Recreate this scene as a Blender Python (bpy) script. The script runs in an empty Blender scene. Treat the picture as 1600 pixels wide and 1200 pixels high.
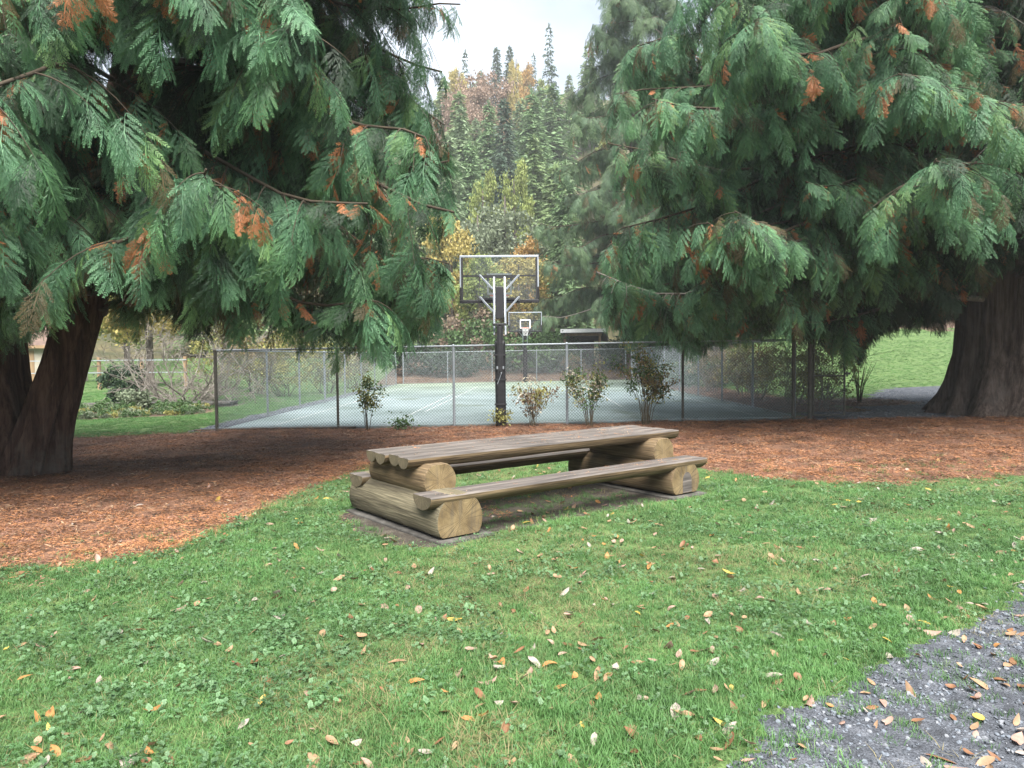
import bpy, math, random
import numpy as np
from mathutils import Vector, Matrix

random.seed(7)
RNG = np.random.default_rng(7)
R = math.radians
PI = math.pi
scene = bpy.context.scene
COL = scene.collection

# ------------------------------------------------------------------ camera
F_PX, CAM_Z = 1150.0, 1.62
PITCH, ROLL = R(2.29), R(0.55)
_f = np.array([0, math.cos(PITCH), -math.sin(PITCH)])
_r0 = np.array([1.0, 0, 0]); _u0 = np.array([0, math.sin(PITCH), math.cos(PITCH)])
_r = _r0 * math.cos(ROLL) - _u0 * math.sin(ROLL)
_u = _u0 * math.cos(ROLL) + _r0 * math.sin(ROLL)
cam = bpy.data.cameras.new('camera'); camo = bpy.data.objects.new('camera', cam); COL.objects.link(camo)
cam.sensor_width = 36; cam.lens = 36 * F_PX / 1600; cam.clip_start = 0.05; cam.clip_end = 2000
camo.matrix_world = Matrix(((_r[0], _u[0], -_f[0], 0), (_r[1], _u[1], -_f[1], 0), (_r[2], _u[2], -_f[2], CAM_Z), (0, 0, 0, 1)))
scene.camera = camo

def proj(P):
    """photo pixel (1600x1200) of world points, used while shaping the crowns"""
    P = np.asarray(P, float) - np.array([0, 0, CAM_Z])
    d = np.maximum(P @ _f, 1e-3)
    return 800 + F_PX * (P @ _r) / d, 600 - F_PX * (P @ _u) / d

# ------------------------------------------------------------------ world and sun
SUN_EL, SUN_AZ = R(58), R(168)         # azimuth clockwise from +Y: behind the camera, to the right
w = bpy.data.worlds.new('World'); scene.world = w; w.use_nodes = True
nt = w.node_tree; nt.nodes.clear()
out = nt.nodes.new('ShaderNodeOutputWorld'); bg = nt.nodes.new('ShaderNodeBackground')
sky = nt.nodes.new('ShaderNodeTexSky'); sky.sky_type = 'NISHITA'; sky.sun_disc = False
sky.sun_elevation = SUN_EL; sky.sun_rotation = SUN_AZ; sky.dust_density = 2.0
tc = nt.nodes.new('ShaderNodeTexCoord'); mp = nt.nodes.new('ShaderNodeMapping'); mp.inputs['Scale'].default_value = (1, 1, 2.2)
nz = nt.nodes.new('ShaderNodeTexNoise'); nz.inputs['Scale'].default_value = 1.7; nz.inputs['Detail'].default_value = 5
ramp = nt.nodes.new('ShaderNodeValToRGB'); ramp.color_ramp.elements[0].position = 0.42; ramp.color_ramp.elements[1].position = 0.66
ramp.color_ramp.elements[0].color = (.2,) * 3 + (1,); ramp.color_ramp.elements[1].color = (.97,) * 3 + (1,)
mx = nt.nodes.new('ShaderNodeMixRGB'); mx.inputs[2].default_value = (7.6, 8.5, 9.6, 1)
nt.links.new(tc.outputs['Generated'], mp.inputs['Vector']); nt.links.new(mp.outputs[0], nz.inputs['Vector'])
nt.links.new(nz.outputs['Fac'], ramp.inputs[0]); nt.links.new(ramp.outputs[0], mx.inputs[0])
nt.links.new(sky.outputs[0], mx.inputs[1]); nt.links.new(mx.outputs[0], bg.inputs[0])
bg.inputs[1].default_value = 0.052
nt.links.new(bg.outputs[0], out.inputs[0])

sl = bpy.data.lights.new('sun', 'SUN'); sl.energy = 5.0; sl.angle = R(52); sl.color = (1, .96, .9)
so = bpy.data.objects.new('sun', sl); COL.objects.link(so)
_d = Vector((math.sin(SUN_AZ) * math.cos(SUN_EL), math.cos(SUN_AZ) * math.cos(SUN_EL), math.sin(SUN_EL)))
so.rotation_euler = _d.to_track_quat('Z', 'Y').to_euler()

scene.view_settings.view_transform = 'Standard'; scene.view_settings.look = 'None'
scene.view_settings.gamma = 1.0; scene.view_settings.use_curve_mapping = False
scene.view_settings.exposure = 1.6
cy = scene.cycles
cy.max_bounces = 6; cy.diffuse_bounces = 3; cy.glossy_bounces = 2; cy.transmission_bounces = 4; cy.transparent_max_bounces = 8
cy.caustics_reflective = False; cy.caustics_refractive = False
cy.use_denoising = True; cy.denoising_prefilter = 'ACCURATE'

# ------------------------------------------------------------------ noise
def _hash(ix, iy, seed):
    h = (ix.astype(np.int64) * 374761393 + iy.astype(np.int64) * 668265263 + seed * 1274126177) & 0xFFFFFFFF
    h = ((h ^ (h >> 13)) * 1274126177) & 0xFFFFFFFF
    return ((h ^ (h >> 16)) & 0xFFFF) / 65535.0

def vnoise(x, y, seed=0):
    x = np.asarray(x, float); y = np.asarray(y, float)
    ix = np.floor(x); iy = np.floor(y); fx = x - ix; fy = y - iy
    fx = fx * fx * (3 - 2 * fx); fy = fy * fy * (3 - 2 * fy)
    a = _hash(ix, iy, seed); b = _hash(ix + 1, iy, seed); c = _hash(ix, iy + 1, seed); d = _hash(ix + 1, iy + 1, seed)
    return (a * (1 - fx) + b * fx) * (1 - fy) + (c * (1 - fx) + d * fx) * fy

def fbm(x, y, seed=0, o=4):
    s = 0; a = .5; t = 0
    for k in range(o):
        s = s + a * vnoise(np.asarray(x) * 2 ** k, np.asarray(y) * 2 ** k, seed + k * 17); t += a; a *= .5
    return s / t

def sstep(a, b, x):
    t = np.clip((np.asarray(x, float) - a) / (b - a), 0, 1); return t * t * (3 - 2 * t)

# ------------------------------------------------------------------ materials
def new_mat(name):
    m = bpy.data.materials.new(name); m.use_nodes = True
    n = m.node_tree.nodes; b = n['Principled BSDF']; return m, m.node_tree, b

def mat(name, cols, scale=5, rough=.8, bump=0, stretch=(1, 1, 1), detail=6, metallic=0, bscale=None, bdist=.02, spec=.3, fine=None, pos=None, coat=0):
    """noise-mixed colour: cols dark->light spread over a ramp; fine=(scale, amount) multiplies a second small noise"""
    m, t, b = new_mat(name); N = t.nodes.new; L = t.links.new
    tc = N('ShaderNodeTexCoord'); mp = N('ShaderNodeMapping'); mp.inputs['Scale'].default_value = stretch
    L(tc.outputs['Object'], mp.inputs['Vector'])
    nz = N('ShaderNodeTexNoise'); nz.inputs['Scale'].default_value = scale; nz.inputs['Detail'].default_value = detail; nz.inputs['Roughness'].default_value = .62
    L(mp.outputs[0], nz.inputs['Vector'])
    r = N('ShaderNodeValToRGB'); e = r.color_ramp.elements
    k = len(cols)
    while len(e) < k: e.new(.5)
    for i, c in enumerate(cols):
        e[i].position = pos[i] if pos else .3 + .4 * i / max(1, k - 1); e[i].color = tuple(c) + (1,)
    L(nz.outputs['Fac'], r.inputs[0]); colout = r.outputs[0]
    if fine:
        n2 = N('ShaderNodeTexNoise'); n2.inputs['Scale'].default_value = fine[0]; n2.inputs['Detail'].default_value = 4
        L(mp.outputs[0], n2.inputs['Vector'])
        mr = N('ShaderNodeMapRange'); mr.inputs[1].default_value = .3; mr.inputs[2].default_value = .7
        mr.inputs[3].default_value = 1 - fine[1]; mr.inputs[4].default_value = 1 + fine[1]
        L(n2.outputs['Fac'], mr.inputs[0])
        mm = N('ShaderNodeMixRGB'); mm.blend_type = 'MULTIPLY'; mm.inputs[0].default_value = 1
        L(colout, mm.inputs[1]); L(mr.outputs[0], mm.inputs[2]); colout = mm.outputs[0]
    L(colout, b.inputs['Base Color'])
    b.inputs['Roughness'].default_value = rough; b.inputs['Metallic'].default_value = metallic
    b.inputs['Specular IOR Level'].default_value = spec
    if bump:
        bz = N('ShaderNodeTexNoise'); bz.inputs['Scale'].default_value = bscale or scale * 4; bz.inputs['Detail'].default_value = 5
        L(mp.outputs[0], bz.inputs['Vector'])
        bp = N('ShaderNodeBump'); bp.inputs['Strength'].default_value = bump; bp.inputs['Distance'].default_value = bdist
        L(bz.outputs['Fac'], bp.inputs['Height']); L(bp.outputs[0], b.inputs['Normal'])
    return m

def leaf_mat(name, c, tip=None, trans=.3, var=.35, rough=.55, nscale=3.0):
    """thin leaf: diffuse plus translucent; 'tip' attribute blends to the fresh growth colour"""
    m, t, b = new_mat(name); N = t.nodes.new; L = t.links.new
    tc = N('ShaderNodeTexCoord')
    geo = N('ShaderNodeNewGeometry')
    nz = N('ShaderNodeTexNoise'); nz.inputs['Scale'].default_value = nscale; nz.inputs['Detail'].default_value = 3
    L(geo.outputs['Position'], nz.inputs['Vector'])
    mr = N('ShaderNodeMapRange'); mr.inputs[1].default_value = .3; mr.inputs[2].default_value = .7
    mr.inputs[3].default_value = 1 - var; mr.inputs[4].default_value = 1 + var
    L(nz.outputs['Fac'], mr.inputs[0])
    src = N('ShaderNodeRGB'); src.outputs[0].default_value = tuple(c) + (1,); co = src.outputs[0]
    if tip:
        at = N('ShaderNodeAttribute'); at.attribute_name = 'tip'
        mt = N('ShaderNodeMixRGB'); mt.inputs[2].default_value = tuple(tip) + (1,)
        L(at.outputs['Fac'], mt.inputs[0]); L(co, mt.inputs[1]); co = mt.outputs[0]
    mm = N('ShaderNodeMixRGB'); mm.blend_type = 'MULTIPLY'; mm.inputs[0].default_value = 1
    L(co, mm.inputs[1]); L(mr.outputs[0], mm.inputs[2])
    L(mm.outputs[0], b.inputs['Base Color']); b.inputs['Roughness'].default_value = rough
    b.inputs['Specular IOR Level'].default_value = .35
    tr = N('ShaderNodeBsdfTranslucent'); L(mm.outputs[0], tr.inputs['Color'])
    mix = N('ShaderNodeMixShader'); mix.inputs[0].default_value = trans
    L(b.outputs[0], mix.inputs[1]); L(tr.outputs[0], mix.inputs[2])
    L(mix.outputs[0], t.nodes['Material Output'].inputs['Surface'])
    return m

def bark_mat(name, c1, c2, c3, patch=None, zs=.09, scale=7, patch_top=None):
    m, t, b = new_mat(name); N = t.nodes.new; L = t.links.new
    tc = N('ShaderNodeTexCoord'); mp = N('ShaderNodeMapping'); mp.inputs['Scale'].default_value = (1, 1, zs)
    L(tc.outputs['Object'], mp.inputs['Vector'])
    nz = N('ShaderNodeTexNoise'); nz.inputs['Scale'].default_value = scale * 1.6; nz.inputs['Detail'].default_value = 8; nz.inputs['Roughness'].default_value = .7
    nz.inputs['Distortion'].default_value = .4
    L(mp.outputs[0], nz.inputs['Vector'])
    r = N('ShaderNodeValToRGB'); e = r.color_ramp.elements; e.new(.5)
    for i, c in enumerate((c1, c2, c3)): e[i].position = (.36, .5, .64)[i]; e[i].color = tuple(c) + (1,)
    L(nz.outputs['Fac'], r.inputs[0]); co = r.outputs[0]
    if patch:
        n2 = N('ShaderNodeTexNoise'); n2.inputs['Scale'].default_value = 1.6; n2.inputs['Detail'].default_value = 6
        L(tc.outputs['Object'], n2.inputs['Vector'])
        r2 = N('ShaderNodeValToRGB'); r2.color_ramp.elements[0].position = .5; r2.color_ramp.elements[1].position = .66
        L(n2.outputs['Fac'], r2.inputs[0])
        mt = N('ShaderNodeMixRGB'); mt.inputs[2].default_value = tuple(patch) + (1,); n2.inputs['Detail'].default_value = 10; n2.inputs['Roughness'].default_value = .75
        ml = N('ShaderNodeMath'); ml.operation = 'MULTIPLY'; ml.inputs[1].default_value = .4
        if patch_top:
            sp = N('ShaderNodeSeparateXYZ'); L(tc.outputs['Object'], sp.inputs[0])
            pr = N('ShaderNodeMapRange'); pr.inputs[1].default_value = patch_top; pr.inputs[2].default_value = patch_top * .3
            L(sp.outputs['Z'], pr.inputs[0]); L(pr.outputs[0], ml.inputs[1])
        L(r2.outputs[0], ml.inputs[0]); L(ml.outputs[0], mt.inputs[0]); L(co, mt.inputs[1]); co = mt.outputs[0]
    L(co, b.inputs['Base Color']); b.inputs['Roughness'].default_value = .9; b.inputs['Specular IOR Level'].default_value = .15
    bp = N('ShaderNodeBump'); bp.inputs['Strength'].default_value = 1.0; bp.inputs['Distance'].default_value = .06
    L(nz.outputs['Fac'], bp.inputs['Height']); L(bp.outputs[0], b.inputs['Normal'])
    return m

def wood_end_mat(name, c1, c2, ring=28):
    m, t, b = new_mat(name); N = t.nodes.new; L = t.links.new
    tc = N('ShaderNodeTexCoord'); mp = N('ShaderNodeMapping'); mp.inputs['Scale'].default_value = (.05, 1, 1)
    mp.inputs['Location'].default_value = (0, .03, -.02)
    L(tc.outputs['Object'], mp.inputs['Vector'])
    wv = N('ShaderNodeTexWave'); wv.wave_type = 'RINGS'; wv.rings_direction = 'X'; wv.inputs['Scale'].default_value = ring
    wv.inputs['Distortion'].default_value = 2.5; wv.inputs['Detail'].default_value = 3; wv.inputs['Detail Scale'].default_value = 1.2
    L(mp.outputs[0], wv.inputs['Vector'])
    nz = N('ShaderNodeTexNoise'); nz.inputs['Scale'].default_value = 7; nz.inputs['Detail'].default_value = 7
    L(tc.outputs['Object'], nz.inputs['Vector'])
    r = N('ShaderNodeValToRGB'); r.color_ramp.elements[0].color = tuple(c1) + (1,); r.color_ramp.elements[1].color = tuple(c2) + (1,)
    r.color_ramp.elements[0].position = .33; r.color_ramp.elements[1].position = .62
    L(nz.outputs['Fac'], r.inputs[0])
    # a check (split) running down from the pith and grey weather streaks
    n3 = N('ShaderNodeTexNoise'); n3.inputs['Scale'].default_value = 3; n3.inputs['Detail'].default_value = 5
    mp3 = N('ShaderNodeMapping'); mp3.inputs['Scale'].default_value = (1, 7, 1.2); L(tc.outputs['Object'], mp3.inputs['Vector']); L(mp3.outputs[0], n3.inputs['Vector'])
    r3 = N('ShaderNodeValToRGB'); r3.color_ramp.elements[0].position = .52; r3.color_ramp.elements[1].position = .7
    L(n3.outputs['Fac'], r3.inputs[0])
    m3 = N('ShaderNodeMixRGB'); m3.inputs[2].default_value = (.12, .10, .075, 1)
    k3 = N('ShaderNodeMath'); k3.operation = 'MULTIPLY'; k3.inputs[1].default_value = .55; L(r3.outputs[0], k3.inputs[0]); L(k3.outputs[0], m3.inputs[0]); L(r.outputs[0], m3.inputs[1])
    mm = N('ShaderNodeMixRGB'); mm.blend_type = 'MULTIPLY'; mm.inputs[0].default_value = .42
    L(m3.outputs[0], mm.inputs[1]); L(wv.outputs['Color'], mm.inputs[2])
    # radial drying checks
    sp = N('ShaderNodeSeparateXYZ'); L(tc.outputs['Object'], sp.inputs[0])
    an = N('ShaderNodeMath'); an.operation = 'ARCTAN2'; L(sp.outputs['Y'], an.inputs[0]); L(sp.outputs['Z'], an.inputs[1])
    cb = N('ShaderNodeCombineXYZ'); L(an.outputs[0], cb.inputs['X']); L(sp.outputs['X'], cb.inputs['Z'])
    n4 = N('ShaderNodeTexNoise'); n4.inputs['Scale'].default_value = 3.2; n4.inputs['Detail'].default_value = 3; n4.inputs['Distortion'].default_value = .3; L(cb.outputs[0], n4.inputs['Vector'])
    r4 = N('ShaderNodeValToRGB'); e4 = r4.color_ramp.elements; e4[0].position = .47; e4[0].color = (0, 0, 0, 1); e4[1].position = .53; e4[1].color = (0, 0, 0, 1); q4 = e4.new(.5); q4.color = (1, 1, 1, 1)
    L(n4.outputs['Fac'], r4.inputs[0])
    k4 = N('ShaderNodeMath'); k4.operation = 'MULTIPLY'; L(r4.outputs[0], k4.inputs[0]); L(nz.outputs['Fac'], k4.inputs[1])
    m4 = N('ShaderNodeMixRGB'); m4.inputs[2].default_value = (.03, .024, .018, 1); L(k4.outputs[0], m4.inputs[0]); L(mm.outputs[0], m4.inputs[1]); mm = m4
    L(mm.outputs[0], b.inputs['Base Color']); b.inputs['Roughness'].default_value = .85; b.inputs['Specular IOR Level'].default_value = .2
    bp = N('ShaderNodeBump'); bp.inputs['Strength'].default_value = .3; bp.inputs['Distance'].default_value = .01
    L(wv.outputs['Fac'], bp.inputs['Height']); L(bp.outputs[0], b.inputs['Normal'])
    return m

M = {}
M['lawn'] = mat('lawn soil', [(.045, .07, .022), (.07, .12, .036), (.10, .15, .05)], scale=3, bump=.6, bscale=60, fine=(50, .5))
M['litter'] = mat('needle litter', [(.062, .036, .025), (.13, .068, .042), (.205, .108, .064)], scale=2.2, bump=.8, bscale=55, fine=(70, .6), bdist=.02)
M['gravel'] = mat('grey gravel', [(.034, .037, .044), (.064, .07, .083), (.125, .133, .152)], scale=9, bump=.8, bscale=90, fine=(120, .6), rough=.8)
M['mulch'] = mat('bark mulch', [(.045, .03, .022), (.095, .062, .042), (.16, .105, .075)], scale=3, bump=.8, bscale=30, fine=(25, .5))
M['dirt'] = mat('bare soil', [(.025, .02, .016), (.05, .042, .034), (.085, .075, .06)], scale=5, bump=.7, bscale=40, fine=(50, .4))
M['hill'] = mat('hillside floor', [(.03, .035, .015), (.06, .055, .025), (.10, .08, .04)], scale=.4, fine=(3, .4))
M['steel'] = mat('galvanised steel', [(.22, .245, .27), (.30, .33, .355)], scale=6, rough=.5, metallic=.4, fine=(60, .12))
M['wire'] = mat('chain wire', [(.36, .42, .44), (.46, .52, .54)], scale=4, rough=.55, metallic=.2)  # side fence wire, paled to put the sky's light into its colour
M['wire_dark'] = mat('dark chain wire', [(.09, .097, .105), (.14, .148, .155)], scale=4, rough=.6)  # same wire on the front, darkened to paint its silhouette against the bright court
M['post_dark'] = mat('weathered post', [(.07, .065, .055), (.12, .115, .10)], scale=8, rough=.7, metallic=.2)
M['black'] = mat('black coated steel', [(.012, .012, .014), (.022, .022, .026)], scale=8, rough=.45, spec=.5)
M['vinyl'] = mat('black vinyl pad', [(.01, .01, .012), (.02, .02, .024)], scale=5, rough=.5, bump=.5, bscale=6, bdist=.03)
M['silver'] = mat('silver steel', [(.34, .375, .425), (.45, .49, .54)], scale=10, rough=.4, metallic=.5)
M['white'] = mat('white paint', [(.62, .64, .66), (.78, .8, .82)], scale=12, rough=.6)
M['worn_white'] = mat('worn white line paint', [(.30, .33, .33), (.52, .55, .55)], scale=9, rough=.7)
M['net'] = mat('white net cord', [(.7, .7, .7), (.8, .8, .8)], scale=12)
M['orange'] = mat('orange rim', [(.55, .10, .03), (.65, .14, .04)], scale=12, rough=.5)
M['wood'] = mat('weathered log', [(.055, .047, .033), (.115, .10, .066), (.18, .158, .105)], scale=15, stretch=(.05, 1, 1), rough=.85, bump=.8, bscale=45, bdist=.014, fine=(75, .38), spec=.2)
M['wood_brown'] = mat('brown log', [(.055, .038, .022), (.125, .088, .05), (.20, .15, .09)], scale=15, stretch=(.05, 1, 1), rough=.85, bump=.8, bscale=45, bdist=.014, fine=(75, .38), spec=.2)
M['wood_top'] = mat('dark weathered plank', [(.04, .035, .033), (.095, .083, .075), (.19, .166, .148)], scale=14, stretch=(.06, 1, 1), rough=.8, bump=.6, bscale=40, bdist=.01, fine=(45, .4))
M['end'] = wood_end_mat('log end grain', (.13, .09, .045), (.27, .20, .105))
M['end_grey'] = wood_end_mat('grey end grain', (.10, .085, .055), (.19, .155, .10), ring=60)
M['concrete'] = mat('old concrete', [(.035, .032, .029), (.07, .066, .06), (.125, .118, .108)], scale=6, rough=.9, bump=.4, bscale=60, bdist=.006)
M['court'] = None
M['timber'] = mat('timber', [(.20, .13, .075), (.32, .22, .13)], scale=6, stretch=(1, 1, .2), rough=.8)
M['timber_dark'] = mat('dark timber', [(.05, .042, .036), (.10, .085, .07)], scale=6, rough=.85)
M['roof'] = mat('grey roofing', [(.16, .16, .17), (.24, .24, .25)], scale=6, rough=.8)
M['twig'] = mat('pale twig', [(.14, .12, .10), (.27, .25, .22)], scale=6, rough=.85)
M['twig_dark'] = mat('dark branch', [(.035, .026, .018), (.075, .058, .04)], scale=5, rough=.9, bump=.4, bscale=30)
M['pale_twig'] = mat('pale grey twig', [(.12, .105, .09), (.22, .20, .175)], scale=6, rough=.9)
M['stem'] = mat('bush stem', [(.05, .04, .025), (.10, .08, .05)], scale=8, rough=.9)
M['bark'] = bark_mat('cedar bark', (.024, .012, .009), (.075, .042, .032), (.14, .088, .066), patch=(.11, .095, .08), patch_top=1.0)
M['bark_r'] = bark_mat('grey cedar bark', (.032, .022, .018), (.085, .062, .052), (.15, .118, .10), patch=(.14, .125, .115), zs=.06, scale=9)
M['bark_far'] = bark_mat('far bark', (.05, .04, .035), (.11, .09, .08), (.16, .14, .12), scale=4)

# ------------------------------------------------------------------ object helpers
def link(o, parent=None):
    COL.objects.link(o)
    if parent is not None: o.parent = parent
    return o

def tag(o, label=None, cat=None, group=None, kind=None):
    if label: o['label'] = label
    if cat: o['category'] = cat
    if group: o['group'] = group
    if kind: o['kind'] = kind
    return o

def empty(name, loc=(0, 0, 0), rz=0, label=None, cat=None, group=None):
    o = bpy.data.objects.new(name, None); COL.objects.link(o); o.location = loc; o.rotation_euler = (0, 0, rz); o.empty_display_size = .1
    return tag(o, label, cat, group)

def me_from(name, V, Fs, mats=(), smooth=False, midx=None, attrs=None):
    me = bpy.data.meshes.new(name)
    me.from_pydata([tuple(v) for v in V], [], [tuple(f) for f in Fs]); 
    for m in mats: me.materials.append(m)
    if midx is not None: me.polygons.foreach_set('material_index', np.asarray(midx, np.int32))
    if smooth: me.polygons.foreach_set('use_smooth', np.ones(len(me.polygons), bool))
    for k, a in (attrs or {}).items():
        at = me.attributes.new(k, 'FLOAT', 'POINT'); at.data.foreach_set('value', np.asarray(a, np.float32))
    me.update(); return me

def quads_mesh(name, V, nper, mats=(), attrs=None, smooth=False):
    """mesh of loose n-gons, V is (k*nper,3); fast path"""
    V = np.asarray(V, np.float32); n = len(V); k = n // nper
    me = bpy.data.meshes.new(name); me.vertices.add(n); me.vertices.foreach_set('co', V.ravel())
    me.loops.add(n); me.loops.foreach_set('vertex_index', np.arange(n, dtype=np.int32))
    me.polygons.add(k); me.polygons.foreach_set('loop_start', np.arange(0, n, nper, dtype=np.int32))
    for m in mats: me.materials.append(m)
    for kk, a in (attrs or {}).items():
        at = me.attributes.new(kk, 'FLOAT', 'POINT'); at.data.foreach_set('value', np.asarray(a, np.float32))
    me.update(calc_edges=True); return me

class MB:
    def __init__(s): s.v = []; s.f = []; s.m = []
    def box(s, x0, x1, y0, y1, z0, z1, mi=0):
        b = len(s.v)
        s.v += [(x0, y0, z0), (x1, y0, z0), (x1, y1, z0), (x0, y1, z0), (x0, y0, z1), (x1, y0, z1), (x1, y1, z1), (x0, y1, z1)]
        s.f += [tuple(b + i for i in q) for q in ((0, 3, 2, 1), (4, 5, 6, 7), (0, 1, 5, 4), (1, 2, 6, 5), (2, 3, 7, 6), (3, 0, 4, 7))]; s.m += [mi] * 6
        return s
    def tube(s, pts, radii, n=6, cap=True, mi=0):
        pts = [Vector(p) for p in pts]; 
        if not hasattr(radii, '__len__'): radii = [radii] * len(pts)
        b0 = len(s.v); up = None
        for i, p in enumerate(pts):
            d = (pts[min(i + 1, len(pts) - 1)] - pts[max(i - 1, 0)])
            if d.length < 1e-9: d = Vector((0, 0, 1))
            d.normalize()
            if up is None:
                up = d.cross(Vector((0, 0, 1)) if abs(d.z) < .9 else Vector((1, 0, 0))).normalized()
            else:
                up = (up - d * up.dot(d)).normalized()
            sd = d.cross(up)
            for k in range(n):
                a = 2 * PI * k / n + PI / n
                s.v.append(tuple(p + (up * math.cos(a) + sd * math.sin(a)) * radii[i]))
        for i in range(len(pts) - 1):
            for k in range(n):
                a = b0 + i * n + k; b = b0 + i * n + (k + 1) % n
                s.f.append((a, b, b + n, a + n)); s.m.append(mi)
        if cap:
            s.f.append(tuple(b0 + k for k in reversed(range(n)))); s.m.append(mi)
            e = b0 + (len(pts) - 1) * n
            s.f.append(tuple(e + k for k in range(n))); s.m.append(mi)
        return s
    def bar(s, p, q, wd, hg, mi=0):
        """rectangular bar from p to q"""
        p = Vector(p); q = Vector(q); d = (q - p).normalized()
        u = d.cross(Vector((0, 0, 1)) if abs(d.z) < .95 else Vector((0, 1, 0))).normalized(); v = u.cross(d)
        b = len(s.v)
        for c in (p, q):
            for (i, j) in ((-1, -1), (1, -1), (1, 1), (-1, 1)): s.v.append(tuple(c + u * i * wd / 2 + v * j * hg / 2))
        s.f += [tuple(b + i for i in g) for g in ((0, 1, 2, 3), (7, 6, 5, 4), (0, 4, 5, 1), (1, 5, 6, 2), (2, 6, 7, 3), (3, 7, 4, 0))]; s.m += [mi] * 6
        return s
    def ball(s, c, r, n=8, mi=0):
        pts = []; rad = []
        for i in range(6):
            a = -PI / 2 + PI * i / 5; pts.append((c[0], c[1], c[2] + r * math.sin(a))); rad.append(max(r * math.cos(a), r * .05))
        return s.tube(pts, rad, n, True, mi)
    def mesh(s, name, mats, smooth=False, attrs=None):
        if not isinstance(mats, (list, tuple)): mats = [mats]
        return me_from(name, s.v, s.f, mats, smooth, s.m, attrs)
    def build(s, name, mats, parent=None, smooth=False, bevel=0):
        o = bpy.data.objects.new(name, s.mesh(name, mats, smooth)); link(o, parent)
        if bevel:
            b = o.modifiers.new('b', 'BEVEL'); b.width = bevel; b.segments = 2; b.limit_method = 'ANGLE'
        return o

def part(name, me, parent, loc=None, rot=None, scale=None):
    o = bpy.data.objects.new(name, me); link(o, parent)
    if loc is not None: o.location = loc
    if rot is not None: o.rotation_euler = rot
    if scale is not None: o.scale = (scale,) * 3 if not hasattr(scale, '__len__') else scale
    return o

def copy_tree(o, parent=None):
    c = o.copy(); COL.objects.link(c); c.parent = parent
    for ch in list(o.children): copy_tree(ch, c)
    return c

def eulers(Rm):
    """XYZ eulers of (N,3,3) rotation matrices"""
    ry = np.arcsin(np.clip(-Rm[:, 2, 0], -1, 1)); rx = np.arctan2(Rm[:, 2, 1], Rm[:, 2, 2]); rz = np.arctan2(Rm[:, 1, 0], Rm[:, 0, 0])
    return np.stack([rx, ry, rz], 1)

def frames(d, n):
    """rotation matrices with local Y = d and local Z near n"""
    d = d / np.linalg.norm(d, axis=1, keepdims=True)
    x = np.cross(d, n); x /= np.maximum(np.linalg.norm(x, axis=1, keepdims=True), 1e-6)
    z = np.cross(x, d)
    return np.stack([x, d, z], 2)

def scatter(name, P, E, S, I, protos, parent=None, kind='stuff'):
    """many instances of a few prototypes as ONE object (for what nobody could count)"""
    P = np.asarray(P, np.float32); n = len(P)
    me = bpy.data.meshes.new(name); me.vertices.add(n); me.vertices.foreach_set('co', P.ravel())
    a = me.attributes.new('rot', 'FLOAT_VECTOR', 'POINT'); a.data.foreach_set('vector', np.asarray(E, np.float32).ravel())
    a = me.attributes.new('scl', 'FLOAT', 'POINT'); a.data.foreach_set('value', np.asarray(S, np.float32))
    a = me.attributes.new('idx', 'INT', 'POINT'); a.data.foreach_set('value', np.asarray(I, np.int32))
    o = bpy.data.objects.new(name, me); link(o, parent); o['kind'] = kind
    g = bpy.data.node_groups.new(name, 'GeometryNodeTree')
    g.interface.new_socket('Geometry', in_out='INPUT', socket_type='NodeSocketGeometry')
    g.interface.new_socket('Geometry', in_out='OUTPUT', socket_type='NodeSocketGeometry')
    N = g.nodes.new; L = g.links.new
    gi = N('NodeGroupInput'); go = N('NodeGroupOutput'); jn = N('GeometryNodeJoinGeometry')
    def attr(nm, tp):
        q = N('GeometryNodeInputNamedAttribute'); q.data_type = tp; q.inputs['Name'].default_value = nm
        return next(s for s in q.outputs if s.enabled and s.name == 'Attribute')
    rot = attr('rot', 'FLOAT_VECTOR'); scl = attr('scl', 'FLOAT'); idx = attr('idx', 'INT')
    for k, pr in enumerate(protos):
        oi = N('GeometryNodeObjectInfo'); oi.inputs['Object'].default_value = pr; oi.transform_space = 'ORIGINAL'; oi.inputs['As Instance'].default_value = False
        cm = N('FunctionNodeCompare'); cm.data_type = 'INT'; cm.operation = 'EQUAL'
        ci = [s for s in cm.inputs if s.enabled]
        L(idx, ci[0]); ci[1].default_value = k
        ip = N('GeometryNodeInstanceOnPoints')
        L(gi.outputs[0], ip.inputs['Points']); L(oi.outputs['Geometry'], ip.inputs['Instance'])
        L(next(s for s in cm.outputs if s.enabled), ip.inputs['Selection'])
        L(rot, ip.inputs['Rotation']); L(scl, ip.inputs['Scale'])
        L(ip.outputs[0], jn.inputs[0])
    L(jn.outputs[0], go.inputs[0])
    md = o.modifiers.new('scatter', 'NODES'); md.node_group = g
    return o

def proto(name, me):
    return bpy.data.objects.new(name, me)      # never linked to the scene: only its mesh is used

# ------------------------------------------------------------------ terrain
TX, TY, TA = 0.22, 8.0, R(37.5)                # table centre and heading
CA, SA = math.cos(TA), math.sin(TA)
CX0, CX1, CY0, CY1 = -6.75, 6.75, 16.95, 43.2  # court

def H0(x, y):
    x = np.asarray(x, float); y = np.asarray(y, float)
    h = .0095 * np.clip(x, -14, 14) * sstep(9, 15, y) * (1 - sstep(60, 80, y))
    h = h + 5.2 * sstep(25, 66, y) * sstep(8.5, 17, x)
    h = h + 1.0 * sstep(43.6, 54, y) * (1 - sstep(8.5, 17, x)) + .15 * sstep(43.3, 45, y)
    h = h + .46 * np.maximum(0, y - 64) * sstep(60, 90, y) - np.maximum(0, y - 215) * .5
    h = h + .5 * sstep(17, 40, y) * sstep(-8, -20, x)
    return h

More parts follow.
